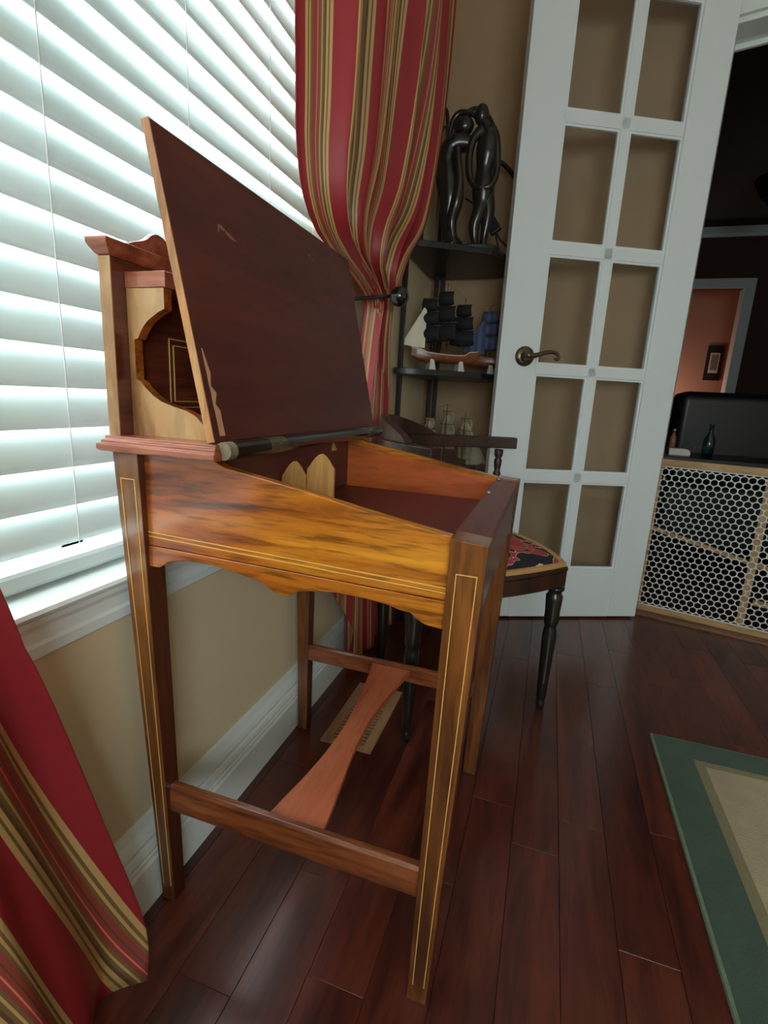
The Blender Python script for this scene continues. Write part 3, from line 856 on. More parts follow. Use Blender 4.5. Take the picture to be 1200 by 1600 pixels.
# stretchers and foot board
MB().prism([(0.514, 0.165), (0.531, 0.165), (0.531, 0.203), (0.526, 0.2085), (0.518, 0.2085), (0.514, 0.204)], lambda u, v, t: (t, u, v), -0.476, -0.088).build('stretcher', M['stretcher'], desk, bevel=0.001)
MB().prism([(0.966, 0.180), (0.982, 0.180), (0.982, 0.212), (0.977, 0.2165), (0.970, 0.2165), (0.966, 0.213)], lambda u, v, t: (t, u, v), -0.476, -0.088).build('stretcher', M['stretcher'], desk, bevel=0.001)
fbL = [(0.529, -0.3135), (0.56, -0.308), (0.6176, -0.2975), (0.683, -0.290), (0.75, -0.288), (0.80, -0.291), (0.86, -0.297), (0.92, -0.305), (0.968, -0.313)]
fbR = [(0.529, -0.229), (0.56, -0.2325), (0.6176, -0.2395), (0.683, -0.2475), (0.75, -0.251), (0.80, -0.249), (0.86, -0.243), (0.92, -0.234), (0.968, -0.2255)]
SL = [tuple(p) for p in spline([Vector(p) for p in fbL], 4)]; SR = [tuple(p) for p in spline([Vector(p) for p in fbR], 4)]
def fb_z(y): return 0.196 + (y - 0.529) * 0.018
fb = MB()
n = len(SL); vs = []
for (ya, xa), (yb_, xb) in zip(SL, SR):
    z = fb_z(ya)
    vs += [(xa, ya, z - 0.005), (xb, ya, z - 0.005), (xb, ya, z + 0.004), (xa, ya, z + 0.004)]
fs = [(0, 1, 2, 3), (4 * n - 1, 4 * n - 2, 4 * n - 3, 4 * n - 4)]
for i in range(n - 1):
    for k in range(4):
        a = 4 * i + k; b = 4 * i + (k + 1) % 4
        fs.append((a, a + 4, b + 4, b))
fb.add(vs, fs).build('foot_board', M['foot_board'], desk)

# ------------------------------------------------------------------ floor register
fv = thing('floor_vent', 'wooden slotted floor vent lying under the desk footboard', 'vent', (-0.36, 1.065, 0))
VX0, VX1, VY0, VY1 = -0.420, -0.297, 0.937, 1.195
f = MB()
f.box(VX0, VX1, VY0, VY0 + 0.018, 0.0002, 0.005).box(VX0, VX1, VY1 - 0.018, VY1, 0.0002, 0.005)
f.box(VX0, VX0 + 0.022, VY0 + 0.018, VY1 - 0.018, 0.0002, 0.005).box(VX1 - 0.022, VX1, VY0 + 0.018, VY1 - 0.018, 0.0002, 0.005)
f.box(-0.364, -0.353, VY0 + 0.018, VY1 - 0.018, 0.0002, 0.0049)
f.build('frame', M['vent'], fv)
MB().box(VX0 + 0.02, VX1 - 0.02, VY0 + 0.016, VY1 - 0.016, 0.0001, 0.0009).build('duct', M['vent_dark'], fv)
slat0 = None
for row in ((VX0 + 0.022, -0.364), (-0.353, VX1 - 0.022)):
    y = VY0 + 0.024
    s0 = None
    while y < VY1 - 0.024:
        if s0 is None:
            s0 = MB().box(row[0], row[1], y, y + 0.006, 0.0010, 0.0046).build('louvre', M['vent'], fv)
            ybase = y
        else:
            o = s0.copy(); col.objects.link(o); o.location = (0, y - ybase, 0)
        y += 0.0125

# ------------------------------------------------------------------ corner chair
CB = Vector((-0.19, 1.29, 0))
chair = thing('corner_chair', 'dark mahogany corner chair with ikat fabric seat, behind the desk', 'chair', CB)
N_, R_, F_ = Vector((-0.238, 1.020, 0)), Vector((0.059, 1.279, 0)), Vector((-0.140, 1.570, 0))
B_ = Vector((-0.400, 1.310, 0))
def up(v, z): return Vector((v.x, v.y, z))
leg_prof = [(0.008, 0.0), (0.010, 0.004), (0.0115, 0.02), (0.0095, 0.024), (0.012, 0.03), (0.0135, 0.08), (0.0165, 0.16), (0.018, 0.20), (0.0165, 0.225), (0.0135, 0.232),
            (0.0165, 0.24), (0.0185, 0.25), (0.0185, 0.275), (0.020, 0.30), (0.021, 0.318), (0.0165, 0.324), (0.0165, 0.330), (0.022, 0.336), (0.022, 0.342)]
for P in (N_, R_, F_, B_):
    MB().lathe(leg_prof, P, (0, 0, 1), 16).build('leg', M['chair_black'], chair, smooth=True)
# seat rails bowed outwards
CC = (N_ + R_ + F_ + B_) / 4
def bow(P, Q, b, n=10):
    d = Q - P; nrm = Vector((d.y, -d.x, 0)).normalized()
    if nrm.dot((P + Q) / 2 - CC) < 0: nrm = -nrm
    return [P + d * (i / n) + nrm * (b * 4 * (i / n) * (1 - i / n)) for i in range(n + 1)]
ring = []
for P, Q, b in ((N_, R_, 0.016), (R_, F_, 0.03), (F_, B_, 0.01), (B_, N_, 0.01)):
    ring += bow(P, Q, b)[:-1]
def offset(ring, d):
    return [p + (p - CC).normalized() * d for p in ring]
def ring_band(inner, outer, z0, z1):
    mb = MB(); n = len(inner)
    vs = [up(p, z0) for p in outer] + [up(p, z1) for p in outer] + [up(p, z1) for p in inner] + [up(p, z0) for p in inner]
    fs = []
    for i in range(n):
        j = (i + 1) % n
        for k in range(4):
            a = k * n; b = ((k + 1) % 4) * n
            fs.append((a + i, a + j, b + j, b + i))
    return mb.add(vs, fs)
ring_band(offset(ring, -0.012), offset(ring, 0.022), 0.346, 0.385).build('seat_rail', M['chair'], chair, bevel=0.002)
ring_band(offset(ring, -0.02), offset(ring, 0.024), 0.3855, 0.396).build('seat_moulding', M['chair'], chair, bevel=0.003)
ring_band(offset(ring, 0.002), offset(ring, 0.0185), 0.3962, 0.4065).build('gimp_braid', M['piping'], chair, bevel=0.002)
seat = MB(); n = len(ring); vs = []; lv = [(0.008, 0.3965), (0.006, 0.405), (-0.02, 0.411), (-0.07, 0.417), (-0.12, 0.420)]
for d, z in lv: vs += [up(p, z) for p in offset(ring, d)]
vs.append(up(CC, 0.421)); fs = []
for i in range(len(lv) - 1):
    for k in range(n):
        fs.append((i * n + k, i * n + (k + 1) % n, (i + 1) * n + (k + 1) % n, (i + 1) * n + k))
t = (len(lv) - 1) * n
for k in range(n): fs.append((t + k, t + (k + 1) % n, t + n))
fs.append(tuple(range(n - 1, -1, -1)))
seat.add(vs, fs).build('seat', M['ikat'], chair, smooth=True)
# posts and curved rail round the back
post_prof = [(0.010, 0.40), (0.011, 0.42), (0.0085, 0.43), (0.0105, 0.45), (0.013, 0.50), (0.012, 0.545), (0.0085, 0.565), (0.0125, 0.575), (0.0085, 0.583), (0.011, 0.60), (0.012, 0.615), (0.0085, 0.622), (0.013, 0.632), (0.013, 0.648)]
for P in (N_ + Vector((-0.012, 0.052, 0)), F_ + Vector((0.0, -0.012, 0)), B_ + Vector((-0.010, 0.005, 0))):
    MB().lathe(post_prof, P, (0, 0, 1), 14).build('arm_post', M['chair'], chair, smooth=True)
rail = spline([Vector((-0.225, 1.060)), Vector((-0.300, 1.105)), Vector((-0.385, 1.205)), Vector((-0.415, 1.320)), Vector((-0.375, 1.440)), Vector((-0.270, 1.540)), Vector((-0.160, 1.600)), Vector((-0.098, 1.625))], 6)
def sweep_rect(path, w, z0, z1):
    mb = MB(); n = len(path); vs = []
    for i, p in enumerate(path):
        d = path[min(i + 1, n - 1)] - path[max(i - 1, 0)]; d.normalize()
        nr = Vector((-d.y, d.x)) * (w / 2)
        za = z0(i / (n - 1)); zb = z1(i / (n - 1))
        vs += [(p.x - nr.x, p.y - nr.y, za), (p.x + nr.x, p.y + nr.y, za), (p.x + nr.x, p.y + nr.y, zb), (p.x - nr.x, p.y - nr.y, zb)]
    fs = [(0, 1, 2, 3), (4 * n - 1, 4 * n - 2, 4 * n - 3, 4 * n - 4)]
    for i in range(n - 1):
        for k in range(4):
            a = 4 * i + k; b = 4 * i + (k + 1) % 4
            fs.append((a, a + 4, b + 4, b))
    return mb.add(vs, fs)
sweep_rect(rail, 0.036, lambda t: 0.6482, lambda t: 0.682).build('arm_rail', M['chair'], chair, bevel=0.003)
n = len(rail)
sweep_rect(rail[int(n * 0.16):int(n * 0.66)], 0.022, lambda t: 0.6824, lambda t: 0.686 + 0.052 * max(0.0, math.sin(PI * t)) ** 0.7).build('crest_rail', M['chair'], chair, bevel=0.003)
for a, b in ((N_, B_), (B_, F_)):
    m_ = (a + b) / 2 - (( (a + b) / 2) - CC) * 0.06
    d = (b - a).normalized() * 0.03
    MB().hexa([up(m_ - d - EN * 0, 0.397), up(m_ + d, 0.397), up(m_ + d + (CC - m_).normalized() * 0.008, 0.397), up(m_ - d + (CC - m_).normalized() * 0.008, 0.397)],
              [up(m_ - d * 0.8, 0.6485), up(m_ + d * 0.8, 0.6485), up(m_ + d * 0.8 + (CC - m_).normalized() * 0.008, 0.6485), up(m_ - d * 0.8 + (CC - m_).normalized() * 0.008, 0.6485)]).build('splat', M['chair'], chair, bevel=0.001)

# ------------------------------------------------------------------ etagere in the corner
et = thing('corner_etagere', 'tall black iron corner shelf stand between curtain and glass door', 'shelf', (-0.30, 1.95, 0))
poly = [(-0.512, 2.085), (-0.512, 1.640), (-0.470, 1.640), (-0.420, 1.668), (-0.245, 1.775), (-0.215, 1.845), (-0.12, 1.895), (-0.07, 1.95), (-0.07, 2.085)]
for z in (1.265, 0.880, 0.485, 0.130):
    sh = MB().prism(poly, lambda u, v, t: (u, v, t), z - 0.020, z).build('shelf', M['black'], et, bevel=0.002)
    lipz = [(u * 1.0, v) for u, v in poly]
posts = [(-0.484, 2.050), (-0.459, 2.050), (-0.496, 1.660), (-0.10, 2.050), (-0.14, 1.905)]
for i, (x, y) in enumerate(posts):
    top = 1.52 if i < 2 or i == 3 else 1.30
    MB().box(x - 0.0075, x + 0.0075, y - 0.0075, y + 0.0075, 0.0, top).build('post', M['black'], et, bevel=0.0015)
def scroll(pts, r=0.0065):
    S = spline([Vector(p) for p in pts], 8)
    MB().tube(S, r, 8).build('scrollwork', M['black'], et, smooth=True)
scroll([(-0.484, 2.05, 1.50), (-0.483, 2.05, 1.62), (-0.484, 2.05, 1.72), (-0.489, 2.05, 1.79), (-0.503, 2.05, 1.815), (-0.515, 2.05, 1.80), (-0.516, 2.05, 1.765), (-0.505, 2.05, 1.745), (-0.498, 2.05, 1.757)])
scroll([(-0.459, 2.05, 1.50), (-0.462, 2.05, 1.66), (-0.452, 2.05, 1.745), (-0.42, 2.05, 1.79), (-0.38, 2.05, 1.80), (-0.33, 2.05, 1.76), (-0.30, 2.05, 1.68)])
scroll([(-0.34, 2.05, 1.655), (-0.298, 2.05, 1.632), (-0.255, 2.05, 1.602), (-0.205, 2.05, 1.54), (-0.15, 2.05, 1.44), (-0.11, 2.05, 1.40), (-0.10, 2.05, 1.30)], 0.008)
scroll([(-0.505, 1.86, 1.275), (-0.506, 1.86, 1.38), (-0.507, 1.86, 1.47), (-0.507, 1.87, 1.56), (-0.505, 1.90, 1.605), (-0.500, 1.95, 1.615), (-0.492, 2.00, 1.60), (-0.486, 2.04, 1.55)])
scroll([(-0.508, 1.82, 1.40), (-0.509, 1.80, 1.44), (-0.508, 1.81, 1.49), (-0.507, 1.85, 1.50)], 0.010)
# dark storage box on the lowest tier
bx = thing('storage_box', 'plain black lidded storage box on the floor under the corner shelf', 'box', (-0.30, 1.76, 0))
MB().box(-0.43, -0.20, 1.64, 1.90, 0.002, 0.104).build('body', plain('black_board', lin(16, 15, 15), 0.7), bx, bevel=0.004)

# ------------------------------------------------------------------ sculpture of two figures
sy = 1.83
sp_ = thing('couple_sculpture', 'dark bronze sculpture of two embracing stylised figures on the top shelf', 'sculpture', (-0.35, sy, 1.266))
b_ = MB().prism([(0.125 * math.cos(2 * PI * k / 28), 0.055 * math.sin(2 * PI * k / 28)) for k in range(28)], lambda u, v, t: (-0.352 + u, sy + v, t), 1.2655, 1.283)
b_.build('base', M['sculpt'], sp_, bevel=0.004)
g1 = MB()
limb(g1, [(-0.388, sy, 1.288, 0.0360), (-0.404, sy, 1.330, 0.0244), (-0.411, sy, 1.385, 0.0256), (-0.409, sy, 1.440, 0.0366), (-0.419, sy, 1.495, 0.0403), (-0.427, sy, 1.545, 0.0329), (-0.418, sy, 1.585, 0.0329), (-0.390, sy, 1.598, 0.0305), (-0.345, sy, 1.590, 0.0195)], 6, 16)
limb(g1, [(-0.392, sy - 0.02, 1.575, 0.0146), (-0.383, sy - 0.03, 1.53, 0.0122), (-0.374, sy - 0.03, 1.48, 0.0134), (-0.379, sy - 0.025, 1.42, 0.0207), (-0.394, sy - 0.015, 1.36, 0.0171), (-0.380, sy - 0.01, 1.30, 0.0122), (-0.370, sy, 1.278, 0.0146)], 6, 12)
limb(g1, [(-0.425, sy, 1.600, 0.0146), (-0.424, sy, 1.635, 0.0098), (-0.414, sy, 1.668, 0.0098), (-0.392, sy, 1.684, 0.0098), (-0.352, sy, 1.676, 0.0085), (-0.330, sy, 1.655, 0.0073)], 6, 10)
g1.ball((-0.380, sy, 1.645), 0.029, 16, 12, (1.15, 0.9, 1.0))
limb(g1, [(-0.392, sy, 1.60, 0.0146), (-0.385, sy, 1.63, 0.0146)], 4, 10)
g1.build('figure', M['sculpt'], sp_, smooth=True)
g2 = MB()
g2.ball((-0.325, sy, 1.672), 0.024, 16, 12, (0.95, 0.95, 1.3))
limb(g2, [(-0.322, sy, 1.66, 0.0146), (-0.306, sy, 1.632, 0.0159), (-0.297, sy, 1.605, 0.0317), (-0.297, sy, 1.560, 0.0366), (-0.302, sy, 1.510, 0.0268), (-0.300, sy, 1.465, 0.0366), (-0.300, sy, 1.42, 0.0317), (-0.307, sy - 0.01, 1.385, 0.0220), (-0.318, sy - 0.01, 1.345, 0.0195), (-0.312, sy - 0.01, 1.30, 0.0122), (-0.303, sy - 0.015, 1.277, 0.0171)], 6, 16)
limb(g2, [(-0.290, sy, 1.44, 0.0268), (-0.278, sy, 1.40, 0.0220), (-0.279, sy, 1.36, 0.0183), (-0.285, sy, 1.31, 0.0122), (-0.283, sy, 1.277, 0.0159)], 6, 12)
limb(g2, [(-0.318, sy - 0.01, 1.622, 0.0195), (-0.342, sy - 0.02, 1.595, 0.0134), (-0.351, sy - 0.02, 1.545, 0.0122), (-0.345, sy - 0.02, 1.495, 0.0110), (-0.326, sy - 0.025, 1.462, 0.0098), (-0.300, sy - 0.03, 1.452, 0.0098)], 6, 10)
limb(g2, [(-0.292, sy, 1.635, 0.0146), (-0.274, sy - 0.005, 1.60, 0.0146), (-0.263, sy - 0.01, 1.545, 0.0122), (-0.261, sy - 0.015, 1.490, 0.0110), (-0.274, sy - 0.025, 1.458, 0.0098), (-0.292, sy - 0.03, 1.452, 0.0085)], 6, 10)
g2.build('figure', M['sculpt'], sp_, smooth=True)

# inline switch on a lamp cord
cs = thing('power_cord', 'black cord with an inline adapter leaning behind the dark sculpture', 'cord', (-0.27, 1.89, 1.266))
for pts in ([(-0.37, 1.90, 1.46), (-0.33, 1.90, 1.435), (-0.295, 1.90, 1.405)],
            [(-0.253, 1.885, 1.346), (-0.235, 1.88, 1.318), (-0.21, 1.87, 1.295), (-0.19, 1.88, 1.272), (-0.15, 1.93, 1.269)],
            [(-0.255, 1.885, 1.344), (-0.243, 1.88, 1.305), (-0.225, 1.87, 1.275), (-0.18, 1.90, 1.269)]):
    MB().tube(spline([Vector(p) for p in pts], 6), 0.003, 6).build('cable', M['black'], cs, smooth=True)
ad = MB(); a_ = Vector((-0.295, 1.892, 1.408)); b__ = Vector((-0.252, 1.886, 1.345)); dv = (b__ - a_).normalized(); pn = Vector((dv.z, 0, -dv.x)).normalized() * 0.019; py = Vector((0, 0.011, 0))
ad.hexa([a_ - pn - py, a_ - pn + py, a_ + pn + py, a_ + pn - py], [b__ - pn - py, b__ - pn + py, b__ + pn + py, b__ + pn - py])
ad.build('adapter', M['black'], cs, bevel=0.003)

# ------------------------------------------------------------------ model ships
def ship(name, label, loc, rz, L, hull_m, band_m, sail_m, head_m, masts, hz, group=None, jib=True, stand_m=None, brace=0.9):
    cb_, sb_ = math.cos(brace), math.sin(brace)
    th = thing(name, label, 'model ship', loc, group)
    X = Matrix.Translation(Vector(loc)) @ Matrix.Rotation(rz, 4, 'Z')
    class T(MB):
        def build2(self, n, m, p, **k):
            self.v = [tuple(X @ Vector(v)) for v in self.v]
            return self.build(n, m, p, **k)
    B = L * 0.085; D = L * 0.15; z0 = hz
    # hull: local +x is the bow
    h = T()
    ns = 14; nr = 8; rings = []
    for i in range(ns + 1):
        t = i / ns
        x = -L / 2 + L * t
        w = B * (0.72 + 0.28 * math.sin(min(1, t / 0.45) * PI / 2)) * (1.0 if t < 0.55 else max(0.03, math.cos((t - 0.55) / 0.45 * PI / 2) ** 0.7))
        sheer = D * (0.30 * (2 * t - 0.9) ** 2) + (0.28 * D if t < 0.16 else 0) + (0.12 * D if t > 0.84 else 0)
        keel = z0 + (D * 0.55 * max(0, (t - 0.8) / 0.2) ** 2)
        top = z0 + D * 0.85 + sheer
        r = []
        for k in range(nr + 1):
            a = PI * k / nr
            cy = math.cos(a); s = math.sin(a) ** 0.75
            r.append((x, w * (abs(cy) ** 0.6) * (1 if cy > 0 else -1), top - (top - keel) * s))
        rings.append(r)
    vs = [p for r in rings for p in r]; m_ = nr + 1; fs = []
    for i in range(ns):
        for k in range(nr):
            fs.append((i * m_ + k, i * m_ + k + 1, (i + 1) * m_ + k + 1, (i + 1) * m_ + k))
        fs.append((i * m_ + nr, i * m_, (i + 1) * m_, (i + 1) * m_ + nr))
    fs.append(tuple(range(m_))); fs.append(tuple(ns * m_ + k for k in range(m_ - 1, -1, -1)))
    h.add(vs, fs); ho = h.build2('hull', hull_m, th, smooth=False)
    wl2 = T()
    for s in (1, -1):
        pts = [Vector((r[0][0], s * (abs(r[0][1]) + 0.0012), r[0][2] - D * 0.10)) for r in rings]
        wl2.tube(pts, 0.0016, 6)
    wl2.build2('rub_rail', band_m, ho, smooth=True)
    bs = T(); bs.tube([(L * 0.42, 0, z0 + D * 1.0), (L * 0.60, 0, z0 + D * 1.45)], [0.0022, 0.0010], 6); bs.build2('bowsprit', M['spar'], th, smooth=True)
    tops = []
    for (tx, mh) in masts:
        mo = T(); x = tx * L
        mo.tube([(x, 0, z0 + D * 0.6), (x, 0, z0 + mh)], [0.0026, 0.0012], 6)
        mo.ball((x, 0, z0 + mh * 0.86), 0.0035, 8, 6)
        m1 = mo.build2('mast', M['spar'], th, smooth=True)
        tops.append((x, z0 + mh))
        lev = [(0.30, 0.52, 0.135), (0.54, 0.72, 0.115), (0.74, 0.90, 0.085)]
        for (a, b, hw) in lev:
            za = z0 + mh * a; zb = z0 + mh * b; w = hw * L * 1.25
            yd = T(); yd.tube([(x + 0.004 * cb_ + w * 1.05 * sb_, 0.004 * sb_ - w * 1.05 * cb_, zb), (x + 0.004 * cb_ - w * 1.05 * sb_, 0.004 * sb_ + w * 1.05 * cb_, zb)], 0.0014, 6); yd.build2('yard', M['spar'], m1, smooth=True)
            sl = T()
            def sail_pt(u, v, za=za, zb=zb, w=w, x=x):
                bx_ = 0.004 + 0.016 * math.sin(PI * v) * (0.5 + 0.5 * math.sin(PI * u)); by_ = (u * 2 - 1) * w * (1.08 - 0.1 * v)
                return (x + bx_ * cb_ - by_ * sb_, bx_ * sb_ + by_ * cb_, za + (zb - za) * v - 0.006 * math.sin(PI * u) * (1 - v))
            sl.grid(sail_pt, 8, 6)
            sl.build2('sail', sail_m, th, smooth=True, solid=0.0012)
    if jib:
        fx, fz = tops[0] if tops[0][0] > tops[-1][0] else tops[-1]
        for q, (xa, zt) in enumerate(((0.66, 0.84), (0.52, 0.60), (0.44, 0.42))):
            jb = T()
            A0 = Vector((xa * L, 0, z0 + D * (1.45 - q * 0.15))); A1 = Vector((fx + 0.012, 0, z0 + (fz - z0) * zt)); A2 = Vector((fx + 0.014 + 0.010 * q, 0.010, z0 + D * 1.25))
            jb.add([A0, A1, A2, A0 * 0.34 + A1 * 0.33 + A2 * 0.33 + (X.to_3x3().inverted() @ Vector((0, -0.006, 0)))], [(0, 1, 3), (1, 2, 3), (2, 0, 3)])
            jb.build2('jib', head_m, th, solid=0.0012)
    # stays
    rg = T()
    seq = sorted(tops)
    pts = [(-L * 0.5, z0 + D * 1.2)] + seq + [(L * 0.60, z0 + D * 1.45)]
    for (xa, za), (xb, zb) in zip(pts, pts[1:]):
        rg.tube([(xa, 0, za), (xb, 0, zb)], 0.0005, 4)
    for (x, z) in tops:
        for s in (1, -1):
            for dx in (-0.012, 0.0, 0.012):
                rg.tube([(x + dx, s * B * 0.95, z0 + D * 0.95), (x, 0, z - (z - z0) * 0.14)], 0.0005, 4)
    rg.build2('rigging', M['spar'], th)
    for xx in (-0.24 * L, 0.20 * L):
        st = T()
        st.hexa([(xx - 0.012, -0.024, 0.0004), (xx + 0.012, -0.024, 0.0004), (xx + 0.012, 0.024, 0.0004), (xx - 0.012, 0.024, 0.0004)],
                [(xx - 0.006, -0.015, z0 + 0.012), (xx + 0.006, -0.015, z0 + 0.012), (xx + 0.006, 0.015, z0 + 0.012), (xx - 0.006, 0.015, z0 + 0.012)])
        st.build2('stand', stand_m or M['stand_white'], th)
    return th
ship('model_ship', 'model ship with black square sails and cream jibs, second shelf', (-0.375, 1.775, 0.8805), math.radians(180 + 32), 0.235, M['hull'], M['stand_white'], M['sail_black'], M['sail_cream'],
     [(-0.26, 0.215), (0.02, 0.255), (0.26, 0.225)], 0.026)
ship('model_ship', 'model ship with blue striped sails beside the black sailed ship', (-0.190, 1.955, 0.8805), math.radians(180 + 14), 0.245, M['hull'], M['spar'], M['sail_blue'], M['sail_blue'],
     [(-0.26, 0.20), (0.02, 0.235), (0.26, 0.215)], 0.026, jib=True, brace=1.15)
ship('model_ship', 'model ship with pale cream sails on the lower shelf behind the chair rail', (-0.375, 1.90, 0.4855), math.radians(0), 0.25, M['hull_dark'], M['spar'], M['sail_white'], M['sail_white'],
     [(-0.28, 0.235), (0.0, 0.265), (0.28, 0.24)], 0.02, jib=True)

# ------------------------------------------------------------------ French door, standing open
D0 = Vector((-0.088, 1.820, 0)); DD = Vector((0.908, 0.419, 0)).normalized(); DN = Vector((-DD.y, DD.x, 0))
def dpt(s, t, z):
    p = D0 + DD * s + DN * t
    return Vector((p.x, p.y, z))
def dbox(mb, s0, s1, t0, t1, z0, z1):
    return mb.hexa([dpt(s0, t0, z0), dpt(s1, t0, z0), dpt(s1, t1, z0), dpt(s0, t1, z0)], [dpt(s0, t0, z1), dpt(s1, t0, z1), dpt(s1, t1, z1), dpt(s0, t1, z1)])
S0, S1, SA, SB, SC_, SD = -0.112, 0.532, 0.020, 0.206, 0.236, 0.416
DT = 0.034
door = bpy.data.objects.new('door_1', None); col.objects.link(door); door.location = D0; WORLD_LOC['door_1'] = D0.copy()
struct(door, 'white ten pane French door standing open by the corner shelf', 'door')
dbox(MB(), S0, SA, 0, DT, 0.008, 2.10).build('stile', M['white_door'], door, bevel=0.002)
dbox(MB(), SD, S1, 0, DT, 0.008, 2.10).build('stile', M['white_door'], door, bevel=0.002)
rowz = [(0.198, 0.521), (0.557, 0.886), (0.918, 1.258), (1.294, 1.629), (1.664, 1.990)]
dbox(MB(), SA, SD, 0.0002, DT - 0.0002, 0.008, 0.198).build('rail', M['white_door'], door)
dbox(MB(), SA, SD, 0.0002, DT - 0.0002, 1.990, 2.10).build('rail', M['white_door'], door)
for (a, b), (c_, d_) in zip(rowz, rowz[1:]):
    dbox(MB(), SA, SD, 0.004, DT - 0.004, b, c_).build('muntin', M['white_door'], door, bevel=0.002)
dbox(MB(), SB, SC_, 0.004, DT - 0.004, 0.198, 1.990).build('muntin', M['white_door'], door, bevel=0.002)
for (a, b) in rowz:
    for (sa, sb) in ((SA, SB), (SC_, SD)):
        pn_ = dbox(MB(), sa - 0.002, sb + 0.002, 0.0155, 0.0185, a - 0.002, b + 0.002).build('pane', M['glass'], door)
        bd = MB(); w = 0.007
        for (q0, q1, q2, q3) in ((sa, sb, a, a + w), (sa, sb, b - w, b), (sa, sa + w, a + w, b - w), (sb - w, sb, a + w, b - w)):
            dbox(bd, q0, q1, 0.007, 0.0154, q2, q3)
        bd.build('glazing_bead', M['white_door'], pn_)
hx, hz_ = -0.026, 0.940
hdl = MB().lathe([(0.0325, -0.0005), (0.0325, 0.004), (0.029, 0.008), (0.020, 0.0105), (0.015, 0.012), (0.014, 0.022), (0.011, 0.024), (0.011, 0.040), (0.0125, 0.044), (0.011, 0.050)], dpt(hx, 0, hz_), tuple(-DN), 24).build('handle', M['bronze'], door, smooth=True)
lv = spline([dpt(hx, -0.045, hz_), dpt(hx + 0.02, -0.047, hz_ + 0.001), dpt(hx + 0.045, -0.047, hz_ + 0.009), dpt(hx + 0.07, -0.046, hz_ + 0.014), dpt(hx + 0.092, -0.045, hz_ + 0.010), dpt(hx + 0.100, -0.045, hz_ - 0.002),
              dpt(hx + 0.093, -0.045, hz_ - 0.009), dpt(hx + 0.085, -0.045, hz_ - 0.004)], 6)
nl = len(lv)
MB().tube(lv, [0.009 - 0.0045 * min(1, i / (nl * 0.7)) for i in range(nl)], 10).build('lever', M['bronze'], hdl, smooth=True)

# ------------------------------------------------------------------ threshold and pet gate
th_ = MB(); ent_box(th_, 0.022, 1.30, -0.035, 0.10, -0.001, 0.012)
struct(th_.build('trim_2', M['threshold'], bevel=0.003))
gate = thing('pet_gate', 'low pine-framed pet gate of white round-holed mesh across the doorway', 'gate', ent(0.5, 0.03, 0.012))
G0, G1 = 0.025, 1.26
mb = MB(); ent_box(mb, G0, G1, 0.0, 0.026, 0.0125, 0.036); mb.build('bottom_rail', M['pale_wood'], gate, bevel=0.002)
mb = MB(); ent_box(mb, G0, G1, 0.0, 0.026, 0.588, 0.614); mb.build('top_rail', M['pale_wood'], gate, bevel=0.002)
mb = MB(); ent_box(mb, G0, G0 + 0.009, 0.004, 0.026, 0.0362, 0.5878); mb.build('stile', M['pale_wood'], gate)
mb = MB(); ent_box(mb, 0.352, 0.376, 0.010, 0.028, 0.0362, 0.5878); mb.build('centre_post', M['pale_wood'], gate)
mb = MB(); ent_box(mb, G1 - 0.022, G1, 0.004, 0.026, 0.0362, 0.5878); mb.build('stile', M['pale_wood'], gate)
def ebrace(s0, z0, s1, z1, w):
    d = Vector((s1 - s0, z1 - z0)).normalized(); nn = Vector((-d.y, d.x)) * w / 2
    mb = MB()
    c = [(s0 + nn.x, z0 + nn.y), (s1 + nn.x, z1 + nn.y), (s1 - nn.x, z1 - nn.y), (s0 - nn.x, z0 - nn.y)]
    mb.prism(c, lambda u, v, t: ent(u, t, v), 0.033, 0.045)
    return mb.build('cross_brace', M['pale_wood'], gate)
ebrace(0.03, 0.342, 0.36, 0.268, 0.016)
ebrace(0.37, 0.266, 0.70, 0.20, 0.016)
ebrace(0.39, 0.125, 0.62, 0.122, 0.020)
# honeycomb sheet with round holes, real perforations
hp = 0.0245; hr_ = 0.0111
SEG = 12
cell_v = []; 
mb = MB()
rows = int(0.552 / (hp * math.sqrt(3) / 2)) + 1
R6 = hp / math.sqrt(3)
s_lo, s_hi, z_lo, z_hi = 0.03, 1.235, 0.036, 0.588
vs = []; fs = []
for r in range(rows + 1):
    z = z_lo + r * hp * math.sqrt(3) / 2
    s = s_lo + (hp / 2 if r % 2 else 0)
    while s < s_hi:
        o = len(vs)
        for k in range(SEG):
            a = 2 * PI * k / SEG
            # point on hexagon boundary (flat sides left/right)
            aa = (a % (PI / 3)) - PI / 6
            rad = (hp / 2) / math.cos(aa + 0.0) if True else R6
            # hexagon with flats facing 0, 60, ... degrees
            a2 = ((a + PI / 6) % (PI / 3)) - PI / 6
            rad = (hp / 2) / math.cos(a2)
            zz1 = min(max(z + rad * math.sin(a), z_lo), z_hi)
            zz0 = min(max(z + hr_ * math.sin(a), z_lo), z_hi)
            vs.append(ent(s + rad * math.cos(a), 0.004, zz1))
            vs.append(ent(s + hr_ * math.cos(a), 0.004, zz0))
        for k in range(SEG):
            k2 = (k + 1) % SEG
            fs.append((o + 2 * k, o + 2 * k2, o + 2 * k2 + 1, o + 2 * k + 1))
        s += hp
mb.add(vs, fs)
ms = mb.build('mesh_panel', M['mesh_plastic'], gate, fix=False, solid=0.001)
ms['kind'] = 'stuff'
mb = MB()
ent_box(mb, 0.03, 1.24, 0.0018, 0.0068, 0.0362, 0.040); ent_box(mb, 0.03, 1.24, 0.0018, 0.0068, 0.584, 0.5878)
mb.build('mesh_border', M['mesh_plastic'], gate)

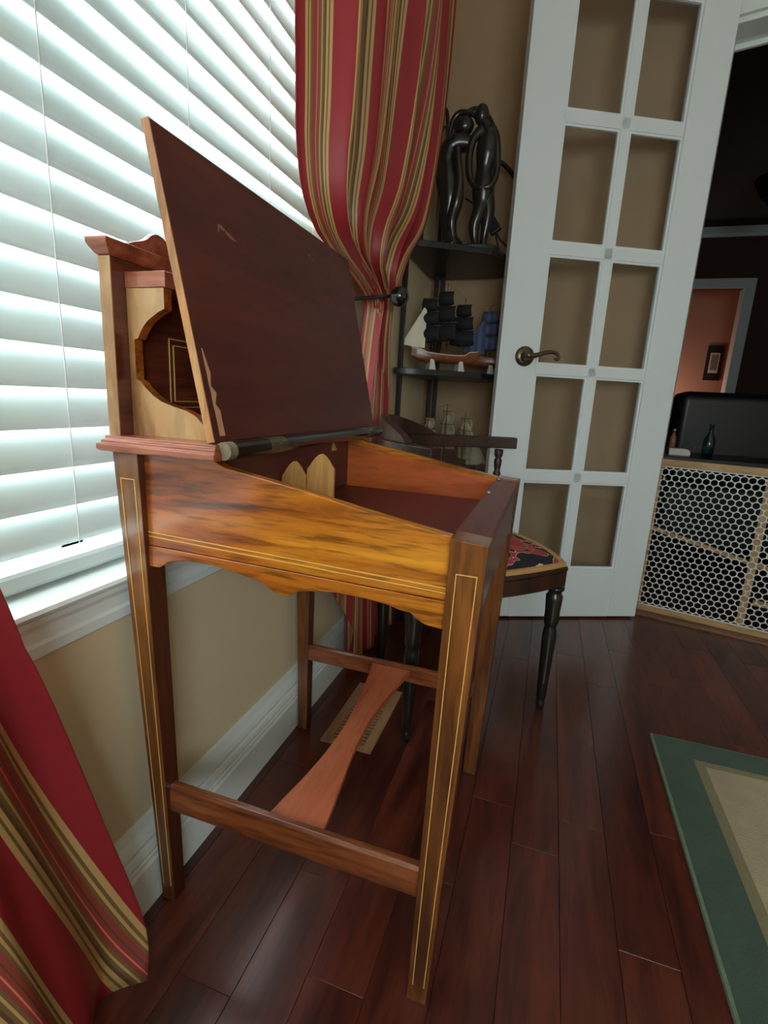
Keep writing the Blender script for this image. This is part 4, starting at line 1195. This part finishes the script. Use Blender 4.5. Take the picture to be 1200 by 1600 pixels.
# ------------------------------------------------------------------ rug
rug = thing('area_rug', 'green bordered area rug with a tan field on the cherry floor', 'rug', (1.2, 0.6, 0))
RX, RYT, RRX, RYB = 0.322, 1.262, 1.95, -0.45
def frame_slab(mb, o, i, z0, z1):
    (ox0, ox1, oy0, oy1), (ix0, ix1, iy0, iy1) = o, i
    mb.box(ox0, ix0, oy0, oy1, z0, z1).box(ix1, ox1, oy0, oy1, z0, z1).box(ix0, ix1, oy0, iy0, z0, z1).box(ix0, ix1, iy1, oy1, z0, z1)
    return mb
frame_slab(MB(), (RX, RRX, RYB, RYT), (RX + 0.006, RRX - 0.006, RYB + 0.006, RYT - 0.006), 0.0006, 0.0085).build('binding', M['rug_edge'], rug)
frame_slab(MB(), (RX + 0.006, RRX - 0.006, RYB + 0.006, RYT - 0.006), (0.400, RRX - 0.078, RYB + 0.078, 1.190), 0.0006, 0.0105).build('border', M['rug_green'], rug)
frame_slab(MB(), (0.400, RRX - 0.078, RYB + 0.078, 1.190), (0.420, RRX - 0.098, RYB + 0.098, 1.170), 0.0006, 0.0095).build('inner_band', M['rug_band'], rug)
MB().box(0.420, RRX - 0.098, RYB + 0.098, 1.170, 0.0006, 0.0105).build('field', M['rug_tan'], rug)

# ------------------------------------------------------------------ living room beyond the gate
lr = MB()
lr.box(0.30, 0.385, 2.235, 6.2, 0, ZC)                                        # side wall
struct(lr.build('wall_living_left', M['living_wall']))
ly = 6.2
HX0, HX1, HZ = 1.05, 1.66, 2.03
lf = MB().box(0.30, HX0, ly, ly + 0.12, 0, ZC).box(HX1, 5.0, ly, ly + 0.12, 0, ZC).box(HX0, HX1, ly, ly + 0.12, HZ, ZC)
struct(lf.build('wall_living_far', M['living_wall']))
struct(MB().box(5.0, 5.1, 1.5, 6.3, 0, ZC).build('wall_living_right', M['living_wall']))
struct(MB().box(2.60, 5.1, 1.40, 1.52, 0, ZC).build('wall_living_near', M['living_wall']))
struct(MB().box(0.385, 5.0, 2.24, 6.2, ZC - 0.02, ZC - 0.002).build('ceiling_living', plain('shaded_ceiling_paint', lin(70, 68, 62), 0.8)))  # extra dark sheet; shade of the unlit room put into its colour
struct(MB().prism([(ly, 2.50), (ly - 0.02, 2.50), (ly - 0.03, 2.53), (ly - 0.07, 2.58), (ly - 0.08, ZC), (ly, ZC)], lambda u, v, t: (t, u, v), 0.385, 5.0).build('trim_3', M['white_trim']))
dc = MB().box(HX0 - 0.09, HX0, ly - 0.018, ly, 0, HZ + 0.09).box(HX1, HX1 + 0.09, ly - 0.018, ly, 0, HZ + 0.09).box(HX0, HX1, ly - 0.018, ly, HZ, HZ + 0.09)
dc.box(HX1 - 0.001, HX1 + 0.02, ly, ly + 0.12, 0, HZ)
struct(dc.build('trim_4', M['white_trim']))
hallw = MB().box(0.8, 2.2, 7.2, 7.3, 0, ZC).box(2.2, 2.3, 6.32, 7.3, 0, ZC).box(0.7, 0.8, 6.32, 7.3, 0, ZC)
struct(hallw.build('wall_hall', M['pink_wall']))
pf = thing('picture_frame', 'small dark framed picture with white mount on the far hallway wall', 'picture', (1.78, 7.19, 1.26))
px, pz, pw, ph_ = 1.755, 1.395, 0.085, 0.20
MB().box(px - pw, px + pw, 7.175, 7.199, pz - ph_, pz + ph_).build('frame', M['frame_dark'], pf, bevel=0.004)
MB().box(px - 0.05, px + 0.05, 7.171, 7.1745, pz - 0.115, pz + 0.115).build('mount', M['mat_white'], pf)
MB().box(px - 0.035, px + 0.035, 7.168, 7.1705, pz - 0.085, pz + 0.095).build('print', M['print_grey'], pf)
d = bpy.data.lights.new('hall_lamp', 'POINT'); d.energy = 5; d.color = (1.0, 0.72, 0.55); d.shadow_soft_size = 0.12
o = bpy.data.objects.new('hall_lamp', d); col.objects.link(o); o.location = (1.15, 6.75, 0.9)
sofa = thing('sofa', 'black leather sofa seen over the gate in the dark living room', 'sofa', (1.9, 3.55, 0))
MB().box(0.62, 2.6, 3.05, 3.95, 0.08, 0.42).build('seat_base', M['sofa'], sofa, bevel=0.03)
MB().box(0.62, 2.6, 3.05, 3.28, 0.42, 0.90).build('backrest', M['sofa'], sofa, bevel=0.05)
MB().box(0.40, 0.62, 3.05, 3.95, 0.08, 0.66).build('armrest', M['sofa'], sofa, bevel=0.05)
for x in (0.66, 2.5):
    for y in (3.1, 3.88):
        MB().box(x - 0.03, x + 0.03, y - 0.03, y + 0.03, 0, 0.08).build('foot', M['black'], sofa)
tb = thing('console_table', 'low dark table behind the pet gate holding small bottles', 'table', (0.95, 2.55, 0))
MB().box(0.42, 1.6, 2.36, 2.72, 0.585, 0.607).build('tabletop', M['black'], tb, bevel=0.004)
for x in (0.45, 1.55):
    for y in (2.40, 2.68):
        MB().box(x - 0.02, x + 0.02, y - 0.02, y + 0.02, 0, 0.585).build('leg', M['black'], tb)
c_ = thing('tissue_box', 'small white card box on the dark table behind the gate', 'box', (0.537, 2.5, 0.6072))
MB().prism([(0.498, 0.6073), (0.580, 0.6073), (0.580, 0.622), (0.574, 0.631), (0.565, 0.634), (0.498, 0.634)], lambda u, v, t: (u, t, v), 2.47, 2.53).build('body', M['white_plastic'], c_)
c_ = thing('amber_bottle', 'slim amber bottle standing behind the small white box', 'bottle', (0.525, 2.57, 0.6072))
MB().lathe([(0.014, 0), (0.014, 0.07), (0.007, 0.082), (0.007, 0.092)], (0.525, 2.57, 0.6072), (0, 0, 1), 14).build('body', M['amber'], c_, smooth=True)
MB().lathe([(0.009, 0.0921), (0.009, 0.11)], (0.525, 2.57, 0.6072), (0, 0, 1), 14).build('cap', M['steel'], c_, smooth=True)
c_ = thing('glass_bottle', 'blue green glass bottle on the dark table behind the gate', 'bottle', (0.655, 2.52, 0.6072))
MB().lathe([(0.022, 0), (0.024, 0.05), (0.022, 0.075), (0.009, 0.10), (0.009, 0.13), (0.011, 0.132), (0.011, 0.138)], (0.655, 2.52, 0.6072), (0, 0, 1), 16).build('body', M['bottle_glass'], c_, smooth=True)
c_ = thing('glass_jar', 'short clear jar beside the blue green glass bottle', 'jar', (0.60, 2.50, 0.6072))
MB().lathe([(0.012, 0), (0.014, 0.02), (0.012, 0.034), (0.013, 0.038)], (0.602, 2.50, 0.6072), (0, 0, 1), 14).build('body', M['glass'], c_, smooth=True)
cl = thing('pendant_lantern', 'dark pendant lantern hanging from the living room ceiling', 'lamp', (1.32, 4.6, ZC))
MB().lathe([(0.06, 0), (0.06, 0.015), (0.008, 0.02), (0.008, 0.12)], (1.32, 4.6, ZC), (0, 0, -1), 12).build('canopy', M['black'], cl)
MB().lathe([(0.02, 0.12), (0.14, 0.16), (0.16, 0.19), (0.10, 0.30), (0.03, 0.36), (0.015, 0.38), (0.012, 0.42)], (1.32, 4.6, ZC), (0, 0, -1), 8).build('bowl', M['black'], cl)
